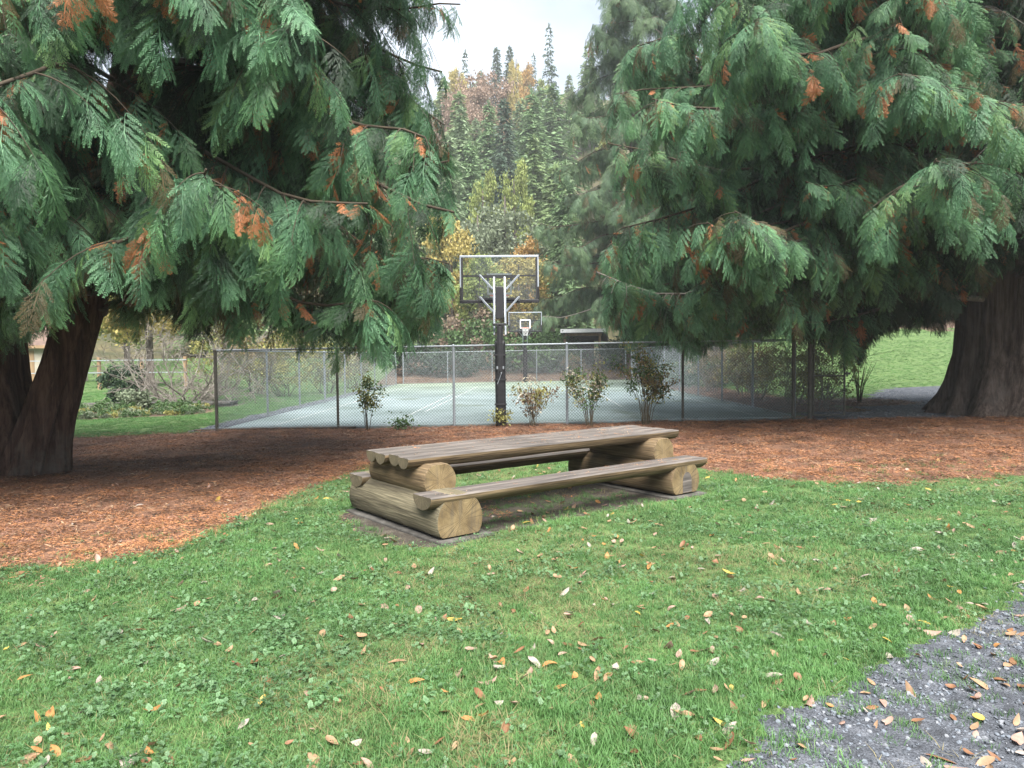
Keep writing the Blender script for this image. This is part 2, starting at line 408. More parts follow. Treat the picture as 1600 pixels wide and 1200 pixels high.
def H(x, y):
    x = np.asarray(x, float); y = np.asarray(y, float)
    near = 1 - sstep(20, 60, y)
    table = np.exp(-(((x - TX) / 2.6) ** 2 + ((y - TY) / 2.2) ** 2) ** 2)
    amp = near * (1 - .85 * table)
    h = H0(x, y) + amp * ((fbm(x * .45, y * .45, 3) - .5) * .10 + (fbm(x * 2.1, y * 2.1, 5) - .5) * .035)
    return h + (1 - near) * (fbm(x * .06, y * .06, 9) - .5) * 3.0 * sstep(62, 90, y)

LITTER_X = np.array([-40, -9, -6, -3.78, -3.29, -2.78, -2.6, -2.39, -2.17, -.4, 1.43, 2.0, 2.55, 3.27, 4.76, 6.6, 9, 14, 20, 60])
LITTER_Y = np.array([2, 3.6, 4.4, 5.43, 5.82, 6.4, 8.05, 9.2, 10.4, 11.7, 12.5, 11.3, 10.1, 9.4, 9.13, 9.5, 9.8, 11, 12, 12])

def litter_depth(x, y):                         # >0 inside the needle bed
    return y - np.interp(x, LITTER_X, LITTER_Y)
def path_depth(x, y):                           # >0 on the near gravel path
    return (2.87 + .79 * (x - .82) - y) / 1.27
BACKPATH = np.array([(6.95, 16.75), (11, 16.6), (20, 20.5), (30, 27), (26, 31), (19, 29.5), (14, 28), (11.4, 23.6), (9.0, 19.4), (7.1, 18.2)])
def in_poly(x, y, poly):
    ins = np.zeros(np.shape(x), bool); n = len(poly)
    for i in range(n):
        x0, y0 = poly[i]; x1, y1 = poly[(i + 1) % n]
        c = ((y0 > y) != (y1 > y)) & (x < (x1 - x0) * (y - y0) / (y1 - y0 + 1e-12) + x0)
        ins ^= c
    return ins
def table_local(x, y):
    dx = x - TX; dy = y - TY
    return dx * CA + dy * SA, -dx * SA + dy * CA

LAWN, LITTER, PATH, PATH2, MULCH, HILL, DIRT, STRIP = range(8)
def zone(x, y):
    x = np.asarray(x, float); y = np.asarray(y, float)
    wob = (fbm(x * 1.3, y * 1.3, 21) - .5) * 1.1 + (fbm(x * 6, y * 6, 22) - .5) * .5
    z = np.full(x.shape, LAWN)
    ld = litter_depth(x, y) + wob * .8
    topl = np.where(x < -6.8, 16.3 + .06 * (x + 6.8) + wob * .5, np.where(x > 6.9, 16.9 + wob * .3, 17.2))
    z[(ld > 0) & (y < topl)] = LITTER
    # around the far right trunk
    z[(np.hypot(x - 12.2, y - 17.6) < 2.6 + wob) & (y < 21)] = LITTER
    pd = path_depth(x, y) + wob * .32
    z[(pd > 0) & (pd < 3.0)] = PATH
    z[in_poly(x + wob * .4, y + wob * .4, BACKPATH)] = PATH2
    z[(x < CX0 + .1) & (x > -7.5 + wob * .3) & (y > 16.5) & (y < 44)] = STRIP
    z[(x > CX1 - .1) & (x < 9.0 + wob) & (y > 18.7) & (y < 45)] = MULCH
    z[(np.hypot((x - 10.2) / 1.6, (y - 21.8) / 1.9) < 1 + wob * .4)] = MULCH
    z[(y > 43.2) & (y < 66) & (x < 11) & (x > -9 + wob)] = MULCH
    z[(y > 46 + wob * 3) & (y < 68) & (x >= 11)] = MULCH
    z[(y > 40 + wob * 2) & (y < 66) & (x < -8)] = LAWN
    z[(np.hypot((x + 13) / 3.6, (y - 23) / 2.6) < 1 + wob * .3)] = MULCH
    z[y > 64] = HILL
    a, c = table_local(x, y)
    dd = np.maximum(np.abs(a) / 1.75, np.abs(c + .1) / .75) + wob * .35
    d2 = np.hypot((a + 1.72) / .42, c / .95) + wob * .5
    z[((dd < 1) | (d2 < 1))] = DIRT
    return z

def axis_steps(lo, fine_lo, fine_hi, hi, st, gr, mx):
    a = list(np.arange(fine_lo, fine_hi + 1e-6, st)); s = st; v = a[-1]
    while v < hi: s = min(s * gr, mx); v += s; a.append(v)
    s = st; v = fine_lo; b = []
    while v > lo: s = min(s * gr, mx); v -= s; b.append(v)
    return np.array(b[::-1] + a)

xs = axis_steps(-190, -6.5, 7.5, 190, .07, 1.09, 5.0)
ys = axis_steps(-8, 2.0, 12.6, 330, .06, 1.035, 5.0)
GX, GY = np.meshgrid(xs, ys)
GZ = H(GX, GY)
gc_x = (GX[:-1, :-1] + GX[1:, 1:]) / 2; gc_y = (GY[:-1, :-1] + GY[1:, 1:]) / 2
ZN = zone(gc_x, gc_y)
zv = zone(GX, GY)
rough_amp = np.where(zv == LITTER, .035, np.where((zv == PATH) | (zv == DIRT), .015, .012)) * (1 - sstep(18, 40, GY))
GZ = GZ + (fbm(GX * 9, GY * 9, 31, 3) - .5) * rough_amp
incourt = (GX > CX0 + .02) & (GX < CX1 - .02) & (GY > CY0 + .02) & (GY < CY1 - .02)
GZ = np.where(incourt, GZ - .12, GZ)
nx = len(xs)
def ground_piece(name, zid, material, label):
    jj, ii = np.nonzero(ZN == zid)
    q = np.stack([jj * nx + ii, jj * nx + ii + 1, (jj + 1) * nx + ii + 1, (jj + 1) * nx + ii], 1)
    uq, inv = np.unique(q.ravel(), return_inverse=True)
    V = np.stack([GX.ravel()[uq], GY.ravel()[uq], GZ.ravel()[uq]], 1).astype(np.float32)
    me = bpy.data.meshes.new(name); me.vertices.add(len(V)); me.vertices.foreach_set('co', V.ravel())
    k = len(q); me.loops.add(4 * k); me.loops.foreach_set('vertex_index', inv.astype(np.int32).ravel())
    me.polygons.add(k); me.polygons.foreach_set('loop_start', np.arange(0, 4 * k, 4, dtype=np.int32))
    me.polygons.foreach_set('use_smooth', np.ones(k, bool)); me.materials.append(material)
    me.update(calc_edges=True)
    o = bpy.data.objects.new(name, me); link(o); tag(o, label, None, None, 'structure'); return o
ground_piece('lawn', LAWN, M['lawn'], 'damp green lawn with small broadleaf weeds')
ground_piece('needle_bed', LITTER, M['litter'], 'rusty brown bed of fallen cedar needles under the two big trees')
ground_piece('gravel_path', PATH, M['gravel'], 'dark grey gravel path at the lower right corner')
ground_piece('footpath', PATH2, M['gravel'], 'grey gravel footpath curving away behind the big right trunk')
ground_piece('mulch_bed', MULCH, M['mulch'], 'brown mulch beds round the back and side of the court')
ground_piece('hillside', HILL, M['hill'], 'steep wooded hillside behind the court')
ground_piece('bare_soil', DIRT, M['dirt'], 'bare dark soil worn under the log table')
ground_piece('stone_strip', STRIP, M['gravel'], 'strip of grey stones along the left fence')

# ------------------------------------------------------------------ court
def court_mat():
    m, t, b = new_mat('court coating'); N = t.nodes.new; L = t.links.new
    tc = N('ShaderNodeTexCoord')
    n1 = N('ShaderNodeTexNoise'); n1.inputs['Scale'].default_value = .35; n1.inputs['Detail'].default_value = 6
    L(tc.outputs['Object'], n1.inputs['Vector'])
    r = N('ShaderNodeValToRGB'); e = r.color_ramp.elements; e.new(.5)
    for i, c in enumerate(((.125, .165, .16), (.18, .23, .232), (.225, .278, .288))): e[i].position = (.35, .5, .65)[i]; e[i].color = c + (1,)
    L(n1.outputs['Fac'], r.inputs[0])
    n2 = N('ShaderNodeTexNoise'); n2.inputs['Scale'].default_value = .55; n2.inputs['Detail'].default_value = 5
    mp = N('ShaderNodeMapping'); mp.inputs['Location'].default_value = (3, 7, 0); mp.inputs['Scale'].default_value = (1, .5, 1)
    L(tc.outputs['Object'], mp.inputs[0]); L(mp.outputs[0], n2.inputs['Vector'])
    r2 = N('ShaderNodeValToRGB'); r2.color_ramp.elements[0].position = .6; r2.color_ramp.elements[1].position = .68
    L(n2.outputs['Fac'], r2.inputs[0])
    mx = N('ShaderNodeMixRGB'); mx.inputs[2].default_value = (.10, .13, .10, 1)
    ml = N('ShaderNodeMath'); ml.operation = 'MULTIPLY'; ml.inputs[1].default_value = .75; L(r2.outputs[0], ml.inputs[0])
    L(ml.outputs[0], mx.inputs[0]); L(r.outputs[0], mx.inputs[1])
    # moss and leaf tan at the far end
    sp = N('ShaderNodeSeparateXYZ'); L(tc.outputs['Object'], sp.inputs[0])
    mr = N('ShaderNodeMapRange'); mr.inputs[1].default_value = 12; mr.inputs[2].default_value = 24; L(sp.outputs['Y'], mr.inputs[0])
    ad = N('ShaderNodeMath'); ad.operation = 'MULTIPLY'; L(mr.outputs[0], ad.inputs[0]); L(n1.outputs['Fac'], ad.inputs[1])
    m2 = N('ShaderNodeMixRGB'); m2.inputs[2].default_value = (.20, .25, .14, 1); L(ad.outputs[0], m2.inputs[0]); L(mx.outputs[0], m2.inputs[1])
    L(m2.outputs[0], b.inputs['Base Color']); b.inputs['Roughness'].default_value = .55; b.inputs['Specular IOR Level'].default_value = .4
    return m
M['court'] = court_mat()
def hc(x, y): return float(.0095 * x)
mb = MB(); ncx, ncy = 8, 12
for top in (1, 0):
    for j in range(ncy + 1):
        for i in range(ncx + 1):
            x = CX0 + (CX1 - CX0) * i / ncx; y = CY0 + (CY1 - CY0) * j / ncy
            mb.v.append((x, y - CY0, hc(x, y) + (.03 if top else -.2)))
st = ncx + 1; nb = st * (ncy + 1)
for j in range(ncy):
    for i in range(ncx):
        a = j * st + i; mb.f.append((a, a + 1, a + st + 1, a + st)); mb.m.append(0)
rim = [i for i in range(st)] + [j * st + ncx for j in range(1, ncy + 1)] + [ncy * st + i for i in range(ncx - 1, -1, -1)] + [j * st for j in range(ncy - 1, 0, -1)]
for i in range(len(rim)):
    a, b = rim[i], rim[(i + 1) % len(rim)]; mb.f.append((a, a + nb, b + nb, b)); mb.m.append(0)
court = mb.build('court', M['court']); court.location = (0, CY0, 0); tag(court, 'pale blue green sports court behind the chain link fence', None, None, 'structure')
def court_line(p, q, wd=.045):
    p = np.array(p); q = np.array(q); d = (q - p) / np.linalg.norm(q - p); n = np.array([-d[1], d[0]]) * wd / 2
    c = [p - n, q - n, q + n, p + n]; m = MB()
    m.v = [(x, y - CY0, hc(x, y) + .034) for x, y in c]; m.f = [(0, 1, 2, 3)]; m.m = [0]
    m.build('painted_line', M['worn_white'], court)
for p, q in (((-2.85, 18.4), (-2.45, 31)), ((-2.5, 21), (-1.75, 37)), ((3.2, 21.5), (3.5, 33)), ((.15, 24.5), (.3, 29)), ((-5.9, 40.6), (6.2, 40.6)), ((-5.6, 29.9), (5.9, 29.9)), ((-5.7, 17.6), (-5.5, 42.4)), ((5.9, 17.9), (6.1, 42.4))):
    court_line(p, q)
mb = MB(); mb.bar((-7.3, 16.86, hc(-7, 0) - .02), (-3.6, 16.86, hc(-3.6, 0) - .02), .14, .12)
tag(mb.build('edging_board', M['timber_dark'], bevel=.01), 'dark edging timber along the foot of the front fence at its left end', 'edging board')

# ------------------------------------------------------------------ fences
def ground(x, y): return float(H0(x, y))
def chain_mesh(name, A, B, h, parent, z0=.05, pitch=.071, rad=.0015, wire='wire'):
    """diagonal wires of a chain link panel between ground points A and B"""
    A = np.array(A, float); B = np.array(B, float); Lg = np.hypot(*(B - A)[:2]); d = (B - A) / Lg
    nrm = np.array([-d[1], d[0], 0]) / np.hypot(d[0], d[1])
    ks = np.arange(-h, Lg, pitch); segs = []
    for sgn in (1, -1):
        s0 = ks; s1 = ks + h
        t0 = np.clip((0 - s0) / h, 0, 1); t1 = np.clip((Lg - s0) / h, 0, 1)
        ok = t1 - t0 > 1e-3
        for a, b, c in zip(s0[ok], t0[ok], t1[ok]):
            za, zb = (b * h, c * h) if sgn > 0 else (h - b * h, h - c * h)
            segs.append((a + b * h, za, a + c * h, zb, sgn))
    sg = np.array(segs)
    P = A + d * sg[:, 0:1] + np.array([0, 0, 1]) * (sg[:, 1:2] + z0); Q = A + d * sg[:, 2:3] + np.array([0, 0, 1]) * (sg[:, 3:4] + z0)
    off = nrm * (sg[:, 4:5] * .0022); P = P + off; Q = Q + off
    dd = Q - P; dd /= np.linalg.norm(dd, axis=1, keepdims=True)
    n2 = np.cross(dd, nrm)
    ring = [nrm * rad, -nrm * rad * .5 + n2 * rad * .87, -nrm * rad * .5 - n2 * rad * .87]
    quads = []
    for k in range(3):
        r0, r1 = ring[k], ring[(k + 1) % 3]
        quads.append(np.stack([P + r0, P + r1, Q + r1, Q + r0], 1).reshape(-1, 3))
    me = quads_mesh(name, np.concatenate(quads), 4, [M[wire]])
    o = bpy.data.objects.new(name, me); link(o, parent); o['kind'] = 'stuff'; return o

FH = 1.83
def make_fence(name, label, pts, post_mats, ends, wire='wire', rad=.0015):
    root = empty(name, (0, 0, 0), 0, label, 'fence', 'chain link fences round the court')
    for i, (x, y) in enumerate(pts):
        z = ground(x, y); m = MB()
        r = .038 if i in ends else .03
        m.tube([(x, y, z - .25), (x, y, z + FH)], r, 10)
        m.tube([(x, y, z + FH), (x, y, z + FH + .025), (x, y, z + FH + .05)], [r * 1.25, r * 1.2, r * .5], 10)
        m.build('post', post_mats[i % len(post_mats)], root, smooth=False)
    m = MB(); m.tube([(x, y, ground(x, y) + FH + .01) for x, y in pts], .022, 8); m.build('top_rail', M['steel'], root)
    m = MB(); m.tube([(x, y - .03, ground(x, y) + .07) for x, y in pts], .004, 4); m.build('tension_wire', M['wire'], root)
    for (x0, y0), (x1, y1) in zip(pts[:-1], pts[1:]):
        chain_mesh('chain_link_panel', (x0, y0, ground(x0, y0)), (x1, y1, ground(x1, y1)), FH - .06, root, wire=wire, rad=rad)
    return root
FY = 16.85
fx = [(u - 800) * FY / F_PX for u in (337, 527, 709, 886, 1067, 1240)]
make_fence('chain_link_fence', 'front chain link fence facing the picnic table with a grey top rail', [(x, FY) for x in fx], [M['post_dark'], M['post_dark'], M['steel'], M['steel'], M['post_dark'], M['post_dark']], (0, 5), 'wire_dark', .0032)
sy = [FY + .35 + 3.0 * k for k in range(9)]
make_fence('chain_link_fence', 'left side chain link fence running back beside the green lawn', [(-6.78 + .012 * (y - 17), y) for y in [FY + 3.4] + sy[2:]] , [M['steel']], (2, 8))
chain_mesh('chain_link_panel', (fx[0], FY, ground(fx[0], FY)), (-6.74, FY + 3.4, ground(-6.74, FY + 3.4)), FH - .06, bpy.data.objects['chain_link_fence.001'])
m = MB(); m.tube([(fx[0], FY + .03, ground(fx[0], FY) + FH + .01), (-6.74, FY + 3.4, ground(-6.74, FY) + FH + .01)], .02, 8); m.build('top_rail', M['steel'], bpy.data.objects['chain_link_fence.001'])
make_fence('chain_link_fence', 'right side chain link fence running back past yellow green shrubs', [(6.6 + .004 * (y - 17), y) for y in sy], [M['steel']], (0, 8))
make_fence('chain_link_fence', 'far chain link fence across the back of the court', [(-6.4 + 2.62 * k, 43.35) for k in range(6)], [M['steel']], (0, 5))

# gate at the right end of the front fence
gx = (1266 - 800) * FY / F_PX; gz = ground(gx, FY)
gate = empty('gate', (gx, FY, gz), 0, 'narrow chain link gate with a middle rail at the right end of the front fence', 'gate')
m = MB(); m.tube([(0, 0, -.2), (0, 0, FH + .02)], .05, 12); m.tube([(0, 0, FH + .02), (0, 0, FH + .05), (0, 0, FH + .075)], [.06, .055, .02], 12); m.build('gate_post', M['post_dark'], gate)
m = MB(); gw = .79
m.tube([(.08, 0, .10), (gw, 0, .10), (gw, 0, FH), (.08, 0, FH), (.08, 0, .10)], .024, 8)
m.build('gate_frame', M['post_dark'], gate)
m = MB(); m.tube([(.09, 0, 1.0), (gw, 0, 1.0)], .02, 8); m.build('middle_rail', M['post_dark'], gate)
m = MB(); m.bar((gw - .02, -.03, 1.05), (gw + .12, -.03, 1.05), .02, .05); m.bar((gw + .04, -.04, .98), (gw + .04, -.04, 1.1), .03, .03); m.build('latch', M['black'], gate)
for z in (.35, 1.5):
    m = MB(); m.tube([(0, 0, z), (.09, 0, z)], .032, 8); m.build('hinge', M['post_dark'], gate)
o = chain_mesh('chain_link_panel', (.1, 0, 0), (gw - .02, 0, 0), FH - .2, gate, z0=.13, wire='wire_dark', rad=.0036)
m = MB(); m.tube([(-.33, 0, FH + .01), (0, 0, FH + .01)], .022, 8); m.build('top_rail', M['post_dark'], gate)
chain_mesh('chain_link_panel', (-.36, 0, 0), (-.04, 0, 0), FH - .06, gate, wire='wire_dark', rad=.0036)

# ------------------------------------------------------------------ basketball hoops
def glass_mat():
    m, t, b = new_mat('acrylic glass'); N = t.nodes.new; L = t.links.new
    tr = N('ShaderNodeBsdfTransparent'); tr.inputs[0].default_value = (.96, .98, .97, 1)
    gl = N('ShaderNodeBsdfGlossy'); gl.inputs['Roughness'].default_value = .08
    fr = N('ShaderNodeFresnel'); fr.inputs[0].default_value = 1.45
    df = N('ShaderNodeBsdfDiffuse'); df.inputs[0].default_value = (.6, .65, .65, 1)
    m1 = N('ShaderNodeMixShader'); m1.inputs[0].default_value = .02; L(tr.outputs[0], m1.inputs[1]); L(df.outputs[0], m1.inputs[2])
    m2 = N('ShaderNodeMixShader'); L(fr.outputs[0], m2.inputs[0]); L(m1.outputs[0], m2.inputs[1]); L(gl.outputs[0], m2.inputs[2])
    L(m2.outputs[0], t.nodes['Material Output'].inputs['Surface']); return m
M['glass'] = glass_mat()

def make_hoop(loc, rz, label):
    """local frame: mast at the origin, backboard towards +Y, playing side beyond it"""
    t = empty('basketball_hoop', loc, rz, label, 'basketball hoop', 'adjustable basketball hoops on the court')
    by = .95; bw = 1.86; z0, z1 = 2.86, 3.96
    m = MB(); m.box(-.075, .075, -.075, .075, -.1, 2.32); m.build('mast', M['black'], t, bevel=.008)
    # lumpy wrapped pad
    m = MB(); n = 28
    zs = np.linspace(.02, 1.93, 24)
    for j, z in enumerate(zs):
        for k in range(n):
            a = 2 * PI * k / n; c, s_ = math.cos(a), math.sin(a)
            sq = 1 / max(abs(c), abs(s_)) ** .75
            rr = .118 * sq * (1 + .05 * (float(fbm(np.array([k * .35]), np.array([z * 3.0]), 77)[0]) - .5) * 2)
            m.v.append((rr * c, rr * s_, z))
    for j in range(len(zs) - 1):
        for k in range(n):
            a = j * n + k; b = j * n + (k + 1) % n; m.f.append((a, b, b + n, a + n)); m.m.append(0)
    m.f.append(tuple((len(zs) - 1) * n + k for k in range(n))); m.m.append(0)
    pad = m.build('pole_pad', M['vinyl'], t, smooth=True)
    for z in (.5, 1.05, 1.6):
        m = MB(); m.box(-.135, .135, -.139, -.131, z, z + .04); m.build('pad_strap', M['black'], pad)
    # actuator in front of the mast with its crank
    m = MB(); m.box(-.06, -.035, -.14, -.11, 1.2, 2.3); m.box(.035, .06, -.14, -.11, 1.2, 2.3); m.box(-.03, .03, -.15, -.10, 1.25, 2.25); m.build('height_adjuster', M['black'], t, bevel=.004)
    for x0 in (-.085, .05):
        m = MB(); m.box(x0, x0 + .035, -.165, -.1, 1.30, 1.36); m.build('bracket', M['steel'], t, bevel=.004)
    m = MB(); m.tube([(.02, -.17, 1.2), (-.04, -.18, 1.04), (-.07, -.19, .97)], .006, 6); m.tube([(.02, -.15, 1.23), (.02, -.17, 1.2)], .012, 6); m.build('crank_handle', M['steel'], t)
    m = MB(); m.box(-.16, .14, -.13, .10, 2.27, 2.32); m.build('mast_plate', M['black'], t, bevel=.006)
    m = MB(); m.box(-.09, .09, -.13, -.03, 2.42, 3.13); m.build('spring_cover', M['black'], t, bevel=.012)
    for sx in (-1, 1):
        m = MB(); m.bar((sx * .125, -.06, 2.30), (sx * .125, by - .06, 3.43), .035, .06); m.build('upper_arm', M['silver'], t)
        m = MB(); m.bar((sx * .125, -.02, 2.05), (sx * .125, by - .06, 2.94), .035, .06); m.build('lower_arm', M['silver'], t)
        m = MB(); m.bar((sx * .13, -.08, 2.3), (sx * .13, -.06, 3.0), .03, .04); m.build('mast_strut', M['silver'], t)
    for z in (3.45, 2.94):
        m = MB(); m.bar((-.45, by - .05, z), (.45, by - .05, z), .05, .05); m.build('cross_bar', M['black'], t)
        for sx in (-1, 1):
            m = MB(); m.bar((sx * .46, by - .09, z + .04), (sx * .15, by - .35, z - .32), .035, .035); m.bar((sx * .46, by - .09, z + .04), (sx * .46, by - .02, z - .06), .035, .03); m.build('diagonal_brace', M['silver'], t)
    g = MB(); g.box(-bw / 2 + .04, bw / 2 - .04, by, by + .012, z0 + .05, z1 - .04)
    bb = g.build('backboard', M['glass'], t)
    m = MB(); m.box(-bw / 2, bw / 2, by - .03, by + .03, z1 - .045, z1); m.build('top_frame', M['silver'], bb, bevel=.004)
    for sx in (-1, 1):
        m = MB(); x0, x1 = sorted((sx * bw / 2, sx * (bw / 2 - .03))); m.box(x0, x1, by - .03, by + .03, z0 + .36, z1 - .047); m.build('side_frame', M['silver'], bb)
        m = MB(); x0, x1 = sorted((sx * (bw / 2 - .032), sx * (bw / 2 - .075))); m.box(x0, x1, by - .035, by + .02, z0 + .062, z1 - .05); m.build('inner_frame', M['black'], bb)
        m = MB(); x0, x1 = sorted((sx * (bw / 2 + .012), sx * (bw / 2 - .028))); m.box(x0, x1, by - .04, by + .05, z0 + .06, z0 + .35); m.build('side_padding', M['vinyl'], bb, bevel=.008)
    m = MB(); m.box(-bw / 2 - .012, bw / 2 + .012, by - .042, by + .052, z0 - .02, z0 + .058); m.build('bottom_padding', M['vinyl'], bb, bevel=.012)
    m = MB(); m.box(-bw / 2 + .08, bw / 2 - .08, by - .03, by - .003, 3.46, 3.50); m.build('middle_frame', M['black'], bb)
    m = MB(); y = by + .016
    for q in ((-.295, .295, 3.49, 3.54), (-.295, .295, 3.04, 3.09), (-.295, -.245, 3.093, 3.487), (.245, .295, 3.093, 3.487)): m.box(q[0], q[1], by + .0125, y, q[2], q[3])
    m.build('target_square', M['white'], bb)
    rimz = 3.05; rc = by + .03 + .15 + .23
    m = MB(); m.box(-.13, .13, by + .02, by + .06, rimz - .16, rimz + .02); m.box(-.11, .11, by + .06, by + .19, rimz - .03, rimz - .012); m.build('rim_mount', M['white'], t, bevel=.006)
    m = MB(); m.tube([(.23 * math.sin(a), rc + .23 * math.cos(a), rimz) for a in np.linspace(0, 2 * PI, 25)], .011, 8, False); m.build('rim', M['orange'], t, smooth=True)
    m = MB(); nn = 12
    for s_ in (1, -1):
        for k in range(nn):
            pts = []
            for q in range(7):
                f = q / 6; a = 2 * PI * (k + s_ * f * 2.0) / nn; rr = .22 - .11 * f ** .7; pts.append((rr * math.sin(a), rc + rr * math.cos(a), rimz - .01 - .42 * f))
            m.tube(pts, .004, 3, False)
    m.build('net', M['net'], t)
    return t
make_hoop(((782 - 800) * 16.5 / F_PX, 16.5, ground(-.2, 16.5)), R(1), 'near basketball hoop seen from behind with a black padded post')
make_hoop(((821 - 800) * 42.4 / F_PX, 42.4, .04), R(180), 'far basketball hoop facing the camera with a white net across the court')

# ------------------------------------------------------------------ log picnic table
def log_mesh(name, L, r, mats, flat_bottom=None, flat_top=None, seg=36, nl=22, seed=0, taper=.03, bulge=.012):
    """log along local X; cut flat below -flat_bottom / above flat_top; end faces get the end-grain slot"""
    V = []; Fs = []; mi = []
    xs_ = np.linspace(-L / 2, L / 2, nl)
    for j, x in enumerate(xs_):
        for k in range(seg):
            a = 2 * PI * k / seg
            rr = r * (1 + taper * x / L) * (1 + bulge * 2 * (float(fbm(np.array([x * 1.3 + seed * 9.1]), np.array([k * .22]), seed + 3)[0]) - .5) * 2)
            e = 1.0
            if j == 0 or j == nl - 1: e = .955
            yy, zz = rr * e * math.cos(a), rr * e * math.sin(a)
            if flat_bottom is not None: zz = max(zz, -flat_bottom)
            if flat_top is not None: zz = min(zz, flat_top)
            xx = x if e == 1.0 else x
            V.append((xx, yy, zz))
    # ease the last ring in by a small chamfer
    for j, sgn in ((1, -1), (nl - 2, 1)):
        for k in range(seg):
            v = V[j * seg + k]; V[j * seg + k] = (sgn * (L / 2 - .018), v[1], v[2])
    for j in range(nl - 1):
        for k in range(seg):
            a = j * seg + k; b = j * seg + (k + 1) % seg; Fs.append((a, a + seg, b + seg, b)); mi.append(0)
    for j, rev in ((0, False), (nl - 1, True)):
        c = len(V); V.append((xs_[j], 0, (min(flat_top, r) - min(flat_bottom or r, r)) / 2 if flat_top is not None else 0))
        for k in range(seg):
            a = j * seg + k; b = j * seg + (k + 1) % seg
            Fs.append((c, a, b) if not rev else (c, b, a)); mi.append(1)
    me = me_from(name, V, Fs, mats, False, mi)
    sm = np.array([i == 0 for i in mi]); me.polygons.foreach_set('use_smooth', sm)
    return me

def smooth_angle(o, ang=40):
    md = o.modifiers.new('es', 'EDGE_SPLIT'); md.split_angle = R(ang); md.use_edge_sharp = False

def half_log(name, L, wd, th, mats, seed=0, seg=14, nl=30):
    """plank along X: flat top at z=0 (slot 1), rounded wane below (slot 0), end faces slot 2"""
    V = []; Fs = []; mi = []; prof = []
    for k in range(seg + 1):
        a = PI + PI * k / seg; prof.append((math.cos(a) * wd / 2, math.sin(a)))
    np_ = seg + 1 + 3
    xs_ = np.linspace(-L / 2, L / 2, nl)
    xs_[1] = -L / 2 + .012; xs_[-2] = L / 2 - .012
    for j, x in enumerate(xs_):
        nzv = lambda q, s_: (float(fbm(np.array([x * 1.1 + seed * 7.7]), np.array([q]), seed + s_)[0]) - .5) * 2
        wv = 1 + .06 * nzv(0, 1); ce = .008 * nzv(3, 2)
        e = .97 if j in (0, nl - 1) else 1
        for k, (py, pz) in enumerate(prof):
            V.append((x, py * wv * e + ce, -.012 + (pz * th * (1 + .10 * nzv(k * .4, 5))) * e))
        for q in (.45, 0, -.45):
            V.append((x, q * wd * wv + ce, .0025 * nzv(q * 7, 9) - (0.004 if e < 1 else 0)))
    for j in range(nl - 1):
        for k in range(np_):
            a = j * np_ + k; b = j * np_ + (k + 1) % np_; Fs.append((a, a + np_, b + np_, b)); mi.append(0 if k < seg else 1)
    for j, rev in ((0, 0), (nl - 1, 1)):
        f = tuple(j * np_ + k for k in range(np_)); Fs.append(f[::-1] if rev else f); mi.append(2)
    return me_from(name, V, Fs, mats, False, mi)

TZ = float(H(TX, TY))
table = empty('picnic_table', (TX, TY, TZ), TA, 'massive log picnic table with attached half log benches on the lawn', 'picnic table')
LX = 1.52
def put(name, me, x, y, z, rz=0, edge=True):
    o = part(name, me, table, (x, y, z), (0, 0, rz))
    if edge: smooth_angle(o)
    return o
wm = [M['wood'], M['end']]; wmb = [M['wood_brown'], M['end']]
put('base_log', log_mesh('base_log', 1.72, .25, wm, .135, .232, seed=1), -LX, 0, .175, PI / 2)
put('base_log', log_mesh('base_log', 1.72, .245, wmb, .135, .23, seed=2), LX, 0, .175, PI / 2)
put('upper_log', log_mesh('upper_log', 1.08, .178, wmb, .16, .15, seed=3), -LX, 0, .475, PI / 2)
put('upper_log', log_mesh('upper_log', 1.08, .175, wmb, .16, .15, seed=4), LX, 0, .475, PI / 2)
m = MB(); n_ = 14
arch = [(-.075, -.128)] + [(-.075 * math.cos(PI * i / n_), .0 + .10 * math.sin(PI * i / n_)) for i in range(n_ + 1)] + [(.075, -.128)]
for xx in (0, .006): m.v += [(a_ + .02, -xx, b_) for a_, b_ in arch]
k_ = len(arch); m.f = [tuple(range(k_, 2 * k_))] + [(i, i + 1, i + 1 + k_, i + k_) for i in range(k_ - 1)]; m.m = [0] * k_
hol = m.build('decay_hollow_plate', M['wood_top'], table); hol.location = (LX, -.859, .175)  # raised dark plate stands in for the shaded rot hollow
tw = .84 / 4
pm = [M['wood_brown'], M['wood_top'], M['end_grey']]
for k in range(4):
    L_ = 3.72 + (.0, -.02, .015, .03)[k]
    put('table_plank', half_log('table_plank', L_, tw - .006, .10, pm, seed=10 + k), .08 + (.0, .012, -.008, .01)[k], -.315 + tw * k, .69 + .003 * (k % 2))
for k, c in enumerate((-.71, .71)):
    b = put('bench_seat', half_log('bench_seat', 3.72 - .1 * k, .32, .115, pm, seed=20 + k), .04 if c < 0 else .05, c, .405)
for k, x in enumerate((-LX, LX)):
    m = MB(); m.box(-.265, .31, -.93, .90, -.12, .024)
    o = m.build('concrete_pad', M['concrete'], None, bevel=.012)
    p = Matrix.Rotation(TA, 4, 'Z') @ Vector((x, 0, 0)); o.location = (TX + p.x, TY + p.y, TZ); o.rotation_euler = (0, 0, TA + R(1.2 - 3 * k))
    tag(o, ('thin concrete pad under the nearer left end of the log table', 'thin concrete pad under the farther right end of the log table')[k], 'concrete pad', 'concrete pads under the table')

